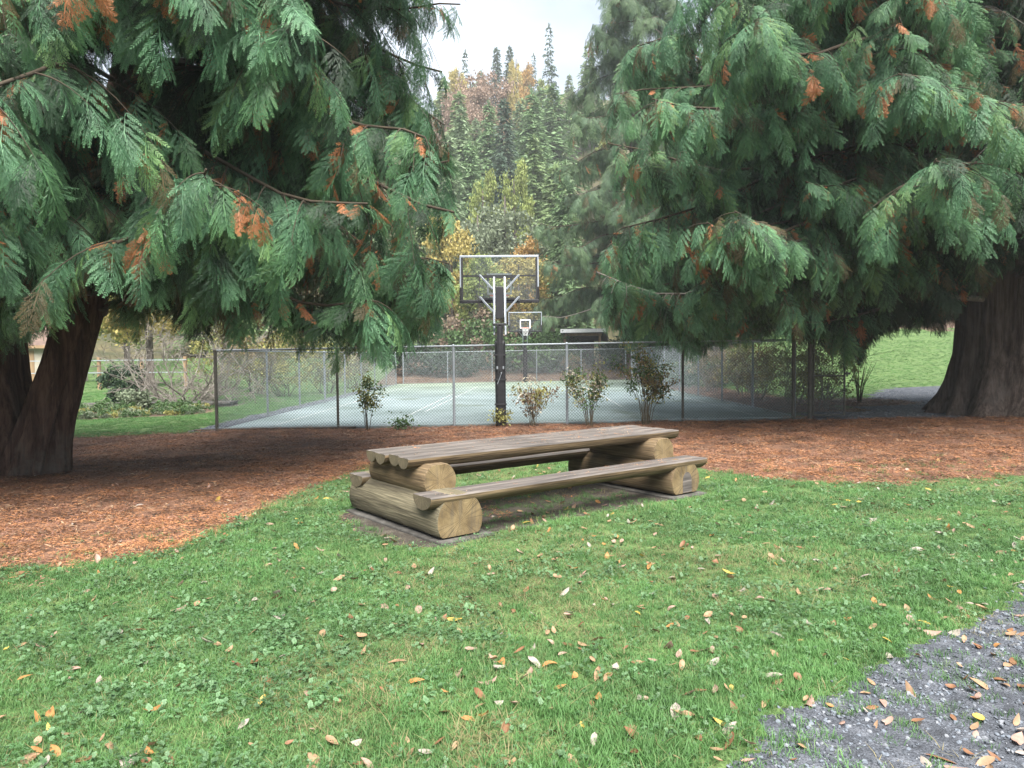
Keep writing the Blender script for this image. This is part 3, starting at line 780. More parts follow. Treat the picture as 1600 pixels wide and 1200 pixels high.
# ------------------------------------------------------------------ foliage prototypes
def spray_mesh(name, seed, material, L=.5, W=.17, n=11, droop=.35, thin=1.0, dead=False):
    """feathery cedar spray along +Y, normal +Z: rachis, alternate branchlets, narrow side shoots"""
    rg = np.random.default_rng(seed); V = []; T = []
    def bend(p):
        x, y, z = p[..., 0], p[..., 1], p[..., 2]
        t = y / L
        return np.stack([x + .05 * L * np.sin(t * 2.6 + seed), y * (1 - .12 * t), z - droop * L * .55 * t * t - 1.0 * x * x / W * .5], -1)
    def kite(a, d, l, wd, t0, t1, za, zb):
        s = np.array([-d[1], d[0]]); m_ = a + d * l * .45; e_ = a + d * l; zm = (za + zb) / 2
        V.append(np.array([[*a, za], [*(m_ + s * wd), zm + rg.normal(0, .002)], [*e_, zb], [*(m_ - s * wd), zm + rg.normal(0, .002)]])); T.extend([t0, (t0 + t1) / 2, t1, (t0 + t1) / 2])
    for i in range(n):
        t = (i + .35) / n
        for sd in (-1, 1):
            if rg.random() < .06 + (.2 if dead else 0): continue
            prof = (.6 + 1.35 * t) if t < .3 else ((1 - (t - .3) / .7) ** .8 + .16)
            b = W * min(prof, 1) * rg.uniform(.75, 1.2)
            ang = R(40 - 22 * t) + rg.normal(0, .08)
            d = np.array([sd * math.sin(ang), math.cos(ang)]); a = np.array([0.0, t * L + (sd > 0) * .45 * L / n])
            dz = rg.normal(-.12, .09) * b
            m = max(3, int(b / .0175))
            for j in range(m):
                f = (j + .5) / m; q = a + d * b * f
                ll = (.046 * thin * math.sin(PI * min(1, .22 + .78 * f)) ** .7 * (1 - .25 * f) + .009) * rg.uniform(.75, 1.2) * (b / W) ** .3
                for s2 in (-1, 1):
                    an2 = math.atan2(d[0], d[1]) + s2 * R(33) + rg.normal(0, .06)
                    d2 = np.array([math.sin(an2), math.cos(an2)])
                    tp = max(0, f * 1.1 - .35) * .9
                    kite(q, d2, ll, .0042 * thin, tp * .6, min(1, tp + .3), dz * f * f, dz * f * f - .004)
            kite(a, d, b * 1.10, .0034, 0, .8, 0, dz)
    kite(np.array([0.0, 0.0]), np.array([0.0, 1.0]), L * 1.04, .005, 0, .9, 0, 0)
    P = bend(np.array(V)).reshape(-1, 3)
    return quads_mesh(name, P, 4, [material], {'tip': np.array(T)})

M['cedar_a'] = leaf_mat('cedar spray green', (.05, .12, .055), (.165, .33, .135))  # tips: new growth colour, brightened further to paint in highlights
M['cedar_b'] = leaf_mat('cedar spray blue green', (.05, .124, .066), (.165, .335, .165))
M['cedar_c'] = leaf_mat('cedar spray inner shade', (.014, .034, .016), (.03, .066, .03))  # darkened so the colour carries the shade inside the crowns
M['cedar_d'] = leaf_mat('cedar spray fresh', (.08, .16, .06), (.20, .34, .12))
M['cedar_x'] = leaf_mat('cedar spray dead', (.30, .115, .05), (.46, .20, .08), var=.3)
M['cedar_y'] = leaf_mat('cedar spray browning', (.075, .06, .028), (.13, .10, .045))
SPR = []
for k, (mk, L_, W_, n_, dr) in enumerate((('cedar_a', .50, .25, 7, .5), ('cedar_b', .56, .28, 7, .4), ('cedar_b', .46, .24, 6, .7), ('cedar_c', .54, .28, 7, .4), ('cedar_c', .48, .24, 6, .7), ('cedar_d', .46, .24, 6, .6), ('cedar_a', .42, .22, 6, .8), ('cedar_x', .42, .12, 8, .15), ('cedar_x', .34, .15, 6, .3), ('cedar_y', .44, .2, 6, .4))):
    SPR.append(spray_mesh('spray', 100 + k, M[mk], L_, W_, n_, dr, dead=mk == 'cedar_x'))
SPR_O = [proto('spray_model', s) for s in SPR]
M['cedar_l'] = leaf_mat('light cedar spray', (.075, .125, .06), (.15, .235, .11)); M['cedar_m'] = leaf_mat('pale cedar spray', (.065, .115, .065), (.13, .21, .115))  # far cedars: own light green, paled further to paint in haze
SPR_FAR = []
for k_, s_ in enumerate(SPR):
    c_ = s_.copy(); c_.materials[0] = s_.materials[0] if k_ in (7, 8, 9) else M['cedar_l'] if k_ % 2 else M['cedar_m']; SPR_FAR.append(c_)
SPR_FAR_O = [proto('spray_model', s) for s in SPR_FAR]

def trunk_mesh(name, path, radii, material, seg=150, nl=80, flute=.12, nfl=9, seed=0, ridge=.045, flare_h=1.0):
    path = np.array(path, float); s = np.linspace(0, 1, len(path)); q = np.linspace(0, 1, nl) ** 1.5
    C = np.stack([np.interp(q, s, path[:, i]) for i in range(3)], 1); Rr = np.interp(q, s, radii)
    th = np.arange(seg) * 2 * PI / seg; V = np.zeros((nl, seg, 3))
    z0 = path[0, 2]
    for j in range(nl):
        hz = C[j, 2] - z0; fl = flute * math.exp(-max(hz, 0) / flare_h) + .02
        lob = np.cos(th * nfl / 2 + seed + .5 * np.sin(th * 2 + seed)) ** 2 * fl * 2 + fl * np.sin(th * 3 + seed * 2)
        rg = (fbm(th / (2 * PI) * seg * .3 + .15 * np.sin(hz * 1.3), np.full(seg, hz * .8), seed + 5, 3) - .5) * 2 * ridge
        lg = (fbm(np.cos(th) * 1.5 + 7, np.sin(th) * 1.5 + hz * .5, seed + 8, 3) - .5) * .16
        rr = Rr[j] * (1 + lob + lg) + rg
        V[j, :, 0] = C[j, 0] + rr * np.cos(th); V[j, :, 1] = C[j, 1] + rr * np.sin(th); V[j, :, 2] = C[j, 2]
    Fs = []
    for j in range(nl - 1):
        for k in range(seg):
            a = j * seg + k; b = j * seg + (k + 1) % seg; Fs.append((a, b, b + seg, a + seg))
    Fs.append(tuple((nl - 1) * seg + k for k in range(seg)))
    return me_from(name, V.reshape(-1, 3), Fs, [material], True)

def make_cedar(label, base, trunk_defs, limbs, keep, seed, bark, nspray=300, dens=1.0, dead=.05, size=1.0, spr=None, spr_o=None):
    spr = spr or SPR; spr_o = spr_o or SPR_O
    """trunk_defs: list of (path, radii, kw) in local space; limbs: list of (origin, azimuth, length, rise, drop)"""
    rg = np.random.default_rng(seed)
    root = empty('cedar_tree', base, 0, label, 'tree', 'big old cedars beside the lawn')
    B = np.array(base, float)
    for path, radii, kw in trunk_defs:
        part('trunk', trunk_mesh('trunk', path, radii, bark, **kw), root)
    SP, SD, SN, SS, SI, SK = [], [], [], [], [], []
    clump = lambda Q: fbm(Q[:, 0] * 1.05 + Q[:, 1] * .45, Q[:, 2] * 1.25 - Q[:, 1] * .6, seed + 71, 2)
    up = np.array([0, 0, 1.0])
    for (o, az, L, rise, drop) in limbs:
        o = np.array(o, float); d = np.array([math.sin(az), math.cos(az), 0]); side = np.array([d[1], -d[0], 0])
        ns = 14; s = np.linspace(0, 1, ns); w1, w2 = rg.normal(0, .10, 2)
        pts = o + d * (L * s)[:, None] * (1 - .08 * s[:, None]) + side * (L * (w1 * s ** 2 + .06 * np.sin(s * 5 + w2 * 30)))[:, None] + up * (rise * L * s - drop * L * s ** 2.0 + .04 * L * np.sin(s * 7 + w2 * 20) * s + .06 * L * np.maximum(0, s - .8) / .2)[:, None]
        twigs = MB(); r0 = .014 + .0065 * L
        lim_end = ns
        k1 = keep(pts + B - np.array([0, 0, .45]))
        bad = np.nonzero(~k1 & (s > .25))[0]
        if len(bad): lim_end = max(bad[0], 4)
        twigs.tube(pts[:lim_end], np.linspace(r0, .012, ns)[:lim_end], 6)
        gap = .30 / dens
        t = .18
        sd = 1
        hi = pts[:, 2].mean() + B[2] > 9.0
        while t < (lim_end - 1) / (ns - 1):
            i = t * (ns - 1); i0 = int(i); f = i - i0; p = pts[i0] * (1 - f) + pts[min(i0 + 1, ns - 1)] * f
            tan = pts[min(i0 + 1, ns - 1)] - pts[i0]; tan = tan / np.linalg.norm(tan)
            sd = -sd
            l2 = (.35 + 1.15 * (1 - t) ** .6 * min(1, t * 2.5)) * rg.uniform(.7, 1.3) * size
            d2 = tan * rg.uniform(.4, .9) + side * sd * rg.uniform(.5, 1.0) + up * rg.uniform(-.45, .1); d2 /= np.linalg.norm(d2)
            for _ in range(2):                     # sprays hanging straight off the limb
                cr0 = side * rg.choice((-1, 1)); r1 = rg.random()
                SP.append(p + side * rg.normal(0, .03)); SD.append(tan * rg.uniform(.1, .7) + cr0 * rg.uniform(.2, .9) - up * rg.uniform(.1, .9)); SN.append(up * .9 + d * rg.uniform(.1, .8) + rg.normal(0, .25, 3))
                SI.append(7 if r1 < dead else (0, 1, 2, 6, 3, 4)[rg.integers(6)]); SS.append(rg.uniform(.7, 1.1) * size * (1.4 if hi else 1)); SK.append(True)
            n2 = 7; q = np.linspace(0, 1, n2)
            p2 = p + d2 * (l2 * q)[:, None] - up * (.5 * l2 * q ** 2 * rg.uniform(.5, 1.3))[:, None]
            if keep((p2[-1:] + B) - np.array([0, 0, .25]))[0] and (clump(p2[-2:-1] + B)[0] > .44 or rg.random() < .25):
                twigs.tube(p2, np.linspace(.011, .003, n2), 3, False)
                brown = rg.random() < dead * 1.1
                m = max(2, int(l2 / (.125 / dens) * (.5 if hi else 1)))
                for j in range(m):
                    g = (j + .8) / m; ii = g * (n2 - 1); a0 = min(int(ii), n2 - 2); pp = p2[a0] + (p2[a0 + 1] - p2[a0]) * (ii - a0)
                    tg = p2[a0 + 1] - p2[a0]; tg = tg / np.linalg.norm(tg)
                    cr = np.cross(tg, up); cr /= max(np.linalg.norm(cr), 1e-6)
                    s2 = 1 if j % 2 else -1
                    dd = tg * rg.uniform(.35, 1.0) + cr * s2 * rg.uniform(.2, .9) - up * rg.uniform(.25, 1.1)
                    nn = up * rg.uniform(.5, 1.0) + d * rg.uniform(.1, 1.0) + cr * s2 * .35 + rg.normal(0, .22, 3)
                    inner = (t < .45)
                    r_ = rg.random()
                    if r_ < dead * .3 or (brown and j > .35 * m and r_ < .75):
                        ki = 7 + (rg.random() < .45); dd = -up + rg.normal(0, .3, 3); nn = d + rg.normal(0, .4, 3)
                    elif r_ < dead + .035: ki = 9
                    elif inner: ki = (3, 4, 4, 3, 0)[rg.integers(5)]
                    else: ki = (0, 1, 1, 2, 6, 5, 0, 3, 2, 1)[rg.integers(10)]
                    SK.append(False); SP.append(pp); SD.append(dd); SN.append(nn); SI.append(ki)
                    SS.append(rg.uniform(.85, 1.4) * size * (1.45 if hi else 1) * (.9 if ki in (7, 8) else 1))
            t += gap / L * rg.uniform(.7, 1.3) * .5
        tm = M['twig'] if rg.random() < .16 else M['twig_dark']
        twigs.build('branch', tm, root, smooth=True)
    SP = np.array(SP); SD = np.array(SD); SN = np.array(SN); SS = np.array(SS); SI = np.array(SI)
    SD = SD / np.linalg.norm(SD, axis=1, keepdims=True)
    tip = SP + B + SD * (SS * .48)[:, None]
    Q = SP + B
    ok = keep(tip) & keep(Q) & (np.array(SK) | (clump(Q) > .43) | (rg.random(len(SP)) < .3))
    SP, SD, SN, SS, SI = SP[ok], SD[ok], SN[ok], SS[ok], SI[ok]
    E = eulers(frames(SD, SN))
    # the sprays that show largest stand as parts of their own
    dist = np.linalg.norm(SP + B - np.array([0, 0, CAM_Z]), axis=1) / SS
    u, v = proj(SP + B); inview = (u > 0) & (u < 1600) & (v > 0) & (v < 1200) & ((SP + B)[:, 1] > .5)
    order = np.argsort(np.where(inview, dist, dist + 1e4))
    top = order[:nspray]; rest = order[nspray:]
    for i in top:
        part('spray', spr[SI[i]], root, SP[i], E[i], SS[i])
    scatter('foliage', SP[rest], E[rest], SS[rest], SI[rest], spr_o, root)
    return root, len(SP)

# contours of the crowns (photo pixels) used only to stop limbs and sprays where the real ones end
LLOW = np.array([(-900, 560), (0, 545), (50, 530), (95, 490), (130, 430), (165, 425), (185, 520), (225, 545), (250, 480), (275, 515), (320, 525), (345, 520), (360, 545), (420, 560), (500, 575), (560, 592), (590, 585), (640, 562), (680, 548), (715, 525), (760, 440)])
LRIGHT = np.array([(-2000, 640), (-300, 690), (0, 712), (40, 745), (110, 738), (150, 716), (200, 710), (260, 718), (330, 726), (400, 718), (460, 724), (520, 700), (600, 640)])
RLOW = np.array([(800, 470), (860, 500), (900, 528), (1000, 535), (1050, 545), (1090, 562), (1130, 540), (1200, 525), (1280, 545), (1310, 588), (1340, 575), (1360, 530), (1420, 520), (1450, 528), (1490, 503), (1545, 490), (1560, 440), (1600, 415), (1700, 425), (2600, 470)])
RLEFT = np.array([(-2000, 1000), (-300, 930), (0, 905), (100, 905), (150, 925), (210, 935), (260, 945), (330, 950), (400, 940), (470, 930), (510, 935), (600, 960)])
def keep_left(P):
    u, v = proj(P); nzv = (fbm(P[:, 0] * 1.5, P[:, 2] * 1.5, 61) - .5) * 44
    return (v < np.interp(u, LLOW[:, 0], LLOW[:, 1]) + nzv * .6) & (u < np.interp(v, LRIGHT[:, 0], LRIGHT[:, 1]) + nzv) & (P[:, 1] > 2.8)
def keep_right(P):
    u, v = proj(P); nzv = (fbm(P[:, 0] * 1.5, P[:, 2] * 1.5, 62) - .5) * 44
    return (v < np.interp(u, RLOW[:, 0], RLOW[:, 1]) + nzv * .6) & (u > np.interp(v, RLEFT[:, 0], RLEFT[:, 1]) + nzv) & (P[:, 1] > 3.5)

# left cedar: two stems from one base
LB = (-6.9, 10.6, float(H0(-6.9, 10.6)) - .06)
rgl = np.random.default_rng(5); limbs = []
def stem_at(z, which):
    if which: return np.array([.35 + .21 * z, -.1 + .02 * z, z])
    return np.array([-.65 - .02 * z, .15, z])
nL = 120
for k in range(nL):
    z = 2.3 + 8.6 * (k / nL) ** 1.15; az = (k * 2.39996 + rgl.normal(0, .3)) % (2 * PI)
    st_ = 1 if math.sin(az) > -.1 else 0
    L = (6.3 - .22 * max(0, z - 3)) * rgl.uniform(.82, 1.15)
    if math.cos(az) < -.3: L *= .8
    o = stem_at(z, st_)
    limbs.append((o, az, max(L, 1.5), rgl.uniform(.0, .18), rgl.uniform(.22, .42)))
for k in range(16):
    az = PI + (k / 15 - .5) * 2.6 + rgl.normal(0, .08); st_ = 1 if k % 2 else 0; z = rgl.uniform(2.7, 4.0)
    limbs.append((stem_at(z, st_), az, rgl.uniform(3.0, 5.2), rgl.uniform(.0, .1), rgl.uniform(.22, .34)))
tr1 = ([(-.72, .1, -.1), (-.76, .1, .5), (-.80, .15, 1.5), (-.85, .2, 4), (-.8, .2, 9), (-.9, .2, 16)], [.80, .66, .55, .50, .38, .12], dict(seed=2, flute=.15))
tr2 = ([(.02, -.12, -.1), (.17, -.12, .5), (.47, -.1, 1.4), (.95, -.05, 3.0), (2.1, 0, 8), (3.0, 0, 13)], [.37, .32, .29, .285, .24, .1], dict(seed=4, flute=.15))
_, nA = make_cedar('huge two stemmed cedar with drooping green sprays at the left of the lawn', LB, [tr1, tr2], limbs, keep_left, 11, M['bark'], dens=1.35, dead=.09)

RB = (11.75, 17.5, float(H0(11.75, 17.5)) - .08)
rgr = np.random.default_rng(9); limbs = []
for k in range(140):
    z = 2.6 + 10.5 * (k / 140) ** 1.15; az = (k * 2.39996 + rgr.normal(0, .3)) % (2 * PI)
    L = (8.6 - .45 * max(0, z - 5)) * rgr.uniform(.7, 1.12)
    if math.sin(az) < -.2: L *= 1.2
    if math.cos(az) > .6: L *= .7
    limbs.append(((0, 0, z), az, max(L, 1.5), rgr.uniform(.02, .22), rgr.uniform(.18, .36)))
trr = ([(0, 0, -.1), (.02, 0, .5), (.05, 0, 1.5), (.1, 0, 4), (.2, 0, 10), (.3, 0, 20)], [1.42, 1.22, 1.08, 1.0, .75, .15], dict(seed=7, flute=.13, nfl=11, seg=210, ridge=.06))
for k in range(34):
    z = 3.2 + 7.0 * k / 34; az = -PI / 2 + rgr.normal(0, .42) - .25
    limbs.append(((0, 0, z), az, rgr.uniform(8.5, 11.5), rgr.uniform(.0, .14), rgr.uniform(.12, .26)))
_, nB = make_cedar('huge single trunked cedar with flared base at the right beside the gravel footpath', RB, [trr], limbs, keep_right, 12, M['bark_r'], dens=1.35, dead=.11)

# cedars behind the court
def keep_any(P): return P[:, 2] > 2.2
def keep_mid(P):
    u, v = proj(P); nzv = (fbm(P[:, 0] * 1.0, P[:, 2] * 1.0, 63) - .5) * 50
    return (v < 540 + nzv * .5) & (u > np.interp(v, [-500, 0, 150, 260, 450, 540], [960, 915, 915, 912, 900, 905]) + nzv)
def keep_back(P):
    u, v = proj(P); nzv = (fbm(P[:, 0] * .8, P[:, 2] * .8, 64) - .5) * 40
    return (v < np.interp(u, [800, 850, 880, 950, 980, 1200], [532, 520, 508, 512, 530, 535]) + nzv * .4) & (u > np.interp(v, [-500, 0, 100, 200, 350, 532], [960, 930, 880, 850, 828, 815]) + nzv)
for label, b, kf, sd_, Lm, zt, rad, nl_, sz in (
        ('tall cedar outside the right side fence of the court', (9.7, 35.0), keep_mid, 31, 6.6, 16, .42, 52, 1.15),
        ('pale trunked cedar standing behind the far right corner of the court', (7.9, 47.0), keep_back, 32, 8.2, 26, .75, 66, 1.3)):
    rg_ = np.random.default_rng(sd_); lm = []
    for k in range(nl_):
        z = 2.4 + (zt - 3) * (k / nl_) ** 1.1
        lm.append(((0, 0, z), (k * 2.39996 + rg_.normal(0, .3)) % (2 * PI), max(1.2, Lm * (1 - (z - 2) / zt) ** .6 * rg_.uniform(.75, 1.1)), rg_.uniform(.0, .15), rg_.uniform(.15, .35)))
    bb = (b[0], b[1], float(H0(*b)) - .1)
    _, nC = make_cedar(label, bb, [([(0, 0, -.1), (0, 0, 1), (0, 0, 5), (.1, 0, zt)], [rad * 1.3, rad, rad * .85, .05], dict(seed=sd_, seg=40, nl=30, ridge=.02))], lm, kf, sd_, M['bark_far'], nspray=120, dens=1.0, dead=.03, size=sz, spr=SPR_FAR, spr_o=SPR_FAR_O)
print('SPRAYS', nA, nB, nC)

# ------------------------------------------------------------------ background trees and shrubs
def kites(C, D, Lg, Wd, N_):
    """loose diamonds: base C, direction D, length, half width, side vectors from normal N_"""
    D = D / np.linalg.norm(D, axis=1, keepdims=True)
    S = np.cross(D, N_); S /= np.maximum(np.linalg.norm(S, axis=1, keepdims=True), 1e-6)
    Lg = np.asarray(Lg)[:, None]; Wd = np.asarray(Wd)[:, None]
    return np.stack([C, C + D * Lg * .5 + S * Wd, C + D * Lg, C + D * Lg * .5 - S * Wd], 1).reshape(-1, 3)

def conifer_crown(seed, h=20, r=3.6, tiers=38, per=15, leaf=.72, start=.06, droop=.35, material=None, sparse=0):
    rg = np.random.default_rng(seed); C = []; D = []
    for t in range(tiers):
        f = start + (1 - start) * (t / tiers) ** .9
        rad = r * (1 - f) ** .8 * rg.uniform(.75, 1.15) + .15
        for k in range(max(4, int(per * (1 - .5 * f)))):
            if rg.random() < sparse: continue
            az = rg.uniform(0, 2 * PI); d = np.array([math.sin(az), math.cos(az), 0]); sd = np.array([d[1], -d[0], 0])
            rr = rad * rg.uniform(.7, 1.15); m = max(5, int(rr * 8))
            g = (np.arange(m) + rg.random(m)) / m; z = f * h + .25 * rr * g - (droop + .2) * rr * g ** 2
            c = d * (rr * g)[:, None] + np.stack([0 * g, 0 * g, z], 1) + sd * (rg.normal(0, .12, m) * rr * (1 - g * .6))[:, None]
            dd = d * .7 + sd * rg.normal(0, .8, m)[:, None] + np.array([0, 0, -1]) * rg.uniform(.1, .9, m)[:, None]
            C.append(c); D.append(dd)
    tn = 12; C.append(np.stack([np.zeros(tn), np.zeros(tn), h * .955 + np.linspace(0, .03, tn) * h], 1)); D.append(rg.normal(0, .3, (tn, 3)) + [0, 0, 1])
    C = np.concatenate(C); D = np.concatenate(D); n = len(C)
    V = kites(C, D, leaf * rg.uniform(.6, 1.3, n), leaf * .15 * rg.uniform(.7, 1.4, n), rg.normal(0, 1, (n, 3)) + [0, 0, 1.2])
    return quads_mesh('crown', V, 4, [material], {'tip': np.tile([0, .4, 1, .4], n)})

def leaf_crown(seed, rx, rz, zc, clumps, per, leaf, material, spread=.32, hollow=.45):
    rg = np.random.default_rng(seed); C = []
    for k in range(clumps):
        d = rg.normal(0, 1, 3); d /= np.linalg.norm(d); q = rg.uniform(hollow, 1) ** .6
        c = np.array([d[0] * rx * q, d[1] * rx * q, zc + d[2] * rz * q]); sz = spread * rx * rg.uniform(.5, 1.1)
        C.append(c + rg.normal(0, .45, (per, 3)) * sz * np.array([1, 1, .65]))
    C = np.concatenate(C); n = len(C)
    C[:, 2] = np.maximum(C[:, 2], .03 * rz)
    V = kites(C, rg.normal(0, 1, (n, 3)) + [0, 0, -.3], leaf * rg.uniform(.6, 1.3, n), leaf * .34 * rg.uniform(.8, 1.2, n), rg.normal(0, 1, (n, 3)) + [0, 0, .8])
    return quads_mesh('crown', V, 4, [material], {'tip': np.tile([0, .4, 1, .4], n)})

def branching(seed, h, spread, n0=7, depth=3, material=None, r0=.03, up=1.0, curve=.25, name='branches', kids=4, rmin=.003):
    rg = np.random.default_rng(seed); m = MB()
    def grow(p, d, l, r, k):
        pts = [p]; q = p.copy(); dd = d.copy()
        for i in range(4):
            dd = dd + rg.normal(0, curve, 3) + np.array([0, 0, .06 * up]); dd /= np.linalg.norm(dd); q = q + dd * l / 4; pts.append(q.copy())
        m.tube(pts, np.linspace(r, max(r * .45, rmin), 5), 4 if k < depth else 3, False)
        if k < depth:
            for _ in range(kids):
                i = rg.integers(1, 5); d2 = dd + rg.normal(0, .65, 3); d2 /= np.linalg.norm(d2); grow(pts[i], d2, l * rg.uniform(.45, .75), max(r * .5, rmin), k + 1)
    for k in range(n0):
        az = 2 * PI * k / n0 + rg.normal(0, .3); sp = spread * rg.uniform(.5, 1.2)
        d = np.array([math.sin(az) * sp, math.cos(az) * sp, up]); d /= np.linalg.norm(d)
        grow(np.array([math.sin(az), math.cos(az), -.03]) * np.array([.08 * h, .08 * h, 1]), d, h * rg.uniform(.5, .75), r0, 1)
    return m.mesh(name, [material])

LM = lambda n, c, t, **k: leaf_mat(n, c, t, **k)
M['fir'] = LM('fir needles', (.115, .17, .07), (.20, .28, .12), nscale=.6)  # hillside foliage colours from here are lightened to carry distance haze
M['fir_dark'] = LM('dark fir needles', (.055, .09, .06), (.095, .145, .10), nscale=.6)
M['fir_grey'] = LM('grey green needles', (.13, .185, .10), (.22, .30, .165), nscale=.6)
M['fir_light'] = LM('light green needles', (.105, .175, .08), (.19, .29, .135), nscale=.6)
M['lf_yg'] = LM('yellow green leaves', (.17, .21, .06), (.28, .33, .10), nscale=.7)
M['lf_yellow'] = LM('yellow leaves', (.32, .26, .075), (.45, .38, .14), nscale=.7)
M['lf_orange'] = LM('orange leaves', (.32, .19, .06), (.42, .27, .09), nscale=.7)
M['lf_red'] = LM('rust red leaves', (.22, .15, .11), (.31, .22, .165), nscale=.7)
M['lf_pink'] = LM('pinkish leaves', (.16, .12, .085), (.24, .18, .13), nscale=.9)
M['lf_dark'] = LM('dark evergreen leaves', (.02, .042, .022), (.04, .075, .038), nscale=1.5)
M['lf_green'] = LM('mid green leaves', (.045, .09, .03), (.085, .15, .05), nscale=1.5)
M['lf_grey'] = LM('grey green leaves', (.12, .15, .095), (.21, .25, .16), nscale=.8)
M['lf_bronze'] = LM('bronze leaves', (.17, .125, .055), (.26, .19, .08), nscale=2)
M['lf_olive'] = LM('olive yellow leaves', (.19, .19, .055), (.31, .29, .10), nscale=1.5)

PRO = {
    'fir': [conifer_crown(s, material=M['fir']) for s in (1, 2)], 'dark': [conifer_crown(s, r=3.0, material=M['fir_dark'], droop=.15) for s in (3, 4)],
    'grey': [conifer_crown(5, r=4.2, material=M['fir_grey'], droop=.5)], 'light': [conifer_crown(6, r=4.4, material=M['fir_light'], droop=.5)],
    'sparse': [conifer_crown(8, r=3.0, tiers=30, per=11, material=M['fir_dark'], droop=.1, sparse=.25)],
    'yg': [leaf_crown(11, 3.6, 5.5, 8, 60, 130, .36, M['lf_yg'])], 'yellow': [leaf_crown(12, 3.6, 4.6, 7.5, 55, 130, .36, M['lf_yellow'])],
    'orange': [leaf_crown(13, 3.6, 4.6, 7.5, 50, 130, .36, M['lf_orange'])], 'red': [leaf_crown(14, 4.0, 5, 7.5, 70, 90, .34, M['lf_red'])],
    'wil': [leaf_crown(15, 4.2, 4.6, 6.5, 70, 130, .34, M['lf_grey'])]}
PH = {'fir': 20, 'dark': 20, 'grey': 20, 'light': 20, 'sparse': 20, 'yg': 13.5, 'yellow': 12, 'orange': 12, 'red': 12.5, 'wil': 11.2}
trunk_far = MB().tube([(0, 0, -.8), (0, 0, 6), (.1, 0, 16)], [.32, .24, .05], 7).mesh('trunk', [M['bark_far']])
HG = 'trees on the wooded hillside'
def bg_tree(kind, u=None, Y=60, vtop=None, label=None, x=None, hgt=None, wid=1.0, group=HG):
    if x is None: x = (u - 800) * Y / F_PX
    z = float(H(x, Y))
    if hgt is None: hgt = CAM_Z + (554 - vtop) * Y / F_PX - z
    s = max(hgt, 3) / PH[kind]
    if kind in ('fir', 'dark', 'grey', 'light') and Y > 68: wid *= 1.3
    t = empty('conifer_tree' if kind in ('fir', 'dark', 'grey', 'light', 'sparse') else 'deciduous_tree', (x, Y, z), random.uniform(0, 6.28), label, 'tree', group)
    part('crown', random.choice(PRO[kind]), t, scale=(s * wid, s * wid, s))
    part('trunk', trunk_far, t, scale=(s, s, s * .75))
    return t
for kind, u, Y, vt, wid, label in (
        ('sparse', 862, 150, 48, .7, 'tall dark spruce standing alone against the sky on the ridge'),
        ('dark', 781, 170, 82, .75, 'dark pointed fir on the skyline left of the ridge middle'),
        ('dark', 801, 172, 80, .7, 'dark fir on the skyline beside a yellowing tree'),
        ('sparse', 838, 175, 92, .7, 'thin small fir on the skyline between the two taller dark ones'),
        ('sparse', 733, 150, 86, .7, 'thin yellowish fir at the left end of the visible skyline'),
        ('yellow', 810, 165, 100, .33, 'yellow tree glowing on the skyline among dark firs'),
        ('orange', 828, 160, 112, .36, 'orange autumn tree on the skyline right of the firs'),
        ('yellow', 722, 140, 112, .4, 'yellow tree high on the hillside by the left cedar tips'),
        ('yg', 855, 140, 130, .45, 'yellow green tree high on the hillside below the tall spruce'),
        ('yellow', 806, 135, 133, .25, 'narrow yellow tree high on the hillside in the middle of the gap'),
        ('red', 742, 128, 130, .8, 'rusty red leafed tree high on the left of the hillside'),
        ('red', 772, 136, 122, .8, 'brownish red tree high on the hillside under the firs'),
        ('red', 722, 118, 156, .7, 'reddish brown tree halfway up the hillside by the left cedar'),
        ('dark', 792, 92, 160, .85, 'dark spruce in the middle of the gap halfway up the hillside'),
        ('light', 768, 100, 165, .85, 'light green conifer left of the dark spruce on the hillside'),
        ('light', 835, 98, 150, .9, 'light green conifer right of the dark spruce on the hillside'),
        ('grey', 726, 90, 170, .8, 'grey green conifer on the left edge of the gap'),
        ('grey', 706, 76, 215, .8, 'blue grey conifer close behind the left cedar'),
        ('yg', 759, 74, 268, .4, 'left one of two yellow green trees low on the hillside'),
        ('yg', 808, 74, 254, .4, 'right one of two yellow green trees low on the hillside'),
        ('fir', 700, 130, 128, 1.0, 'green fir high on the hillside at the edge of the left cedar'),
        ('grey', 748, 112, 190, 1.0, 'grey green conifer below the rusty trees on the hillside'),
        ('grey', 815, 118, 165, 1.0, 'grey green conifer below the narrow yellow tree on the hillside'),
        ('light', 868, 110, 140, 1.1, 'light green conifer at the edge of the right cedar on the hillside'),
        ('fir', 838, 84, 215, .9, 'green fir low on the hillside right of the yellow green pair'),
        ('light', 738, 84, 225, .9, 'light green conifer low on the hillside left of the yellow green pair'),
        ('dark', 786, 80, 245, .8, 'dark fir between the two yellow green trees low on the hillside'),
        ('fir', 870, 74, 260, 1.0, 'green fir low on the hillside behind the right cedar tips'),
        ('wil', 790, 64, 326, 1.0, 'grey green willowy tree above the backboard'),
        ('wil', 748, 60, 352, .8, 'grey green bushy tree behind the left end of the backboard'),
        ('yellow', 706, 56, 332, .55, 'golden yellow maple beside the left cedar'),
        ('orange', 826, 60, 380, .6, 'orange maple above the right corner of the near backboard'),
        ('yellow', 812, 54, 396, 1.0, 'yellow maple seen through the near backboard'),
        ('yg', 752, 53, 398, .9, 'green tree seen through the left half of the near backboard')):
    bg_tree(kind, u, Y, vt, label, wid=wid, group=None)
rg = np.random.default_rng(77); cnt = 0
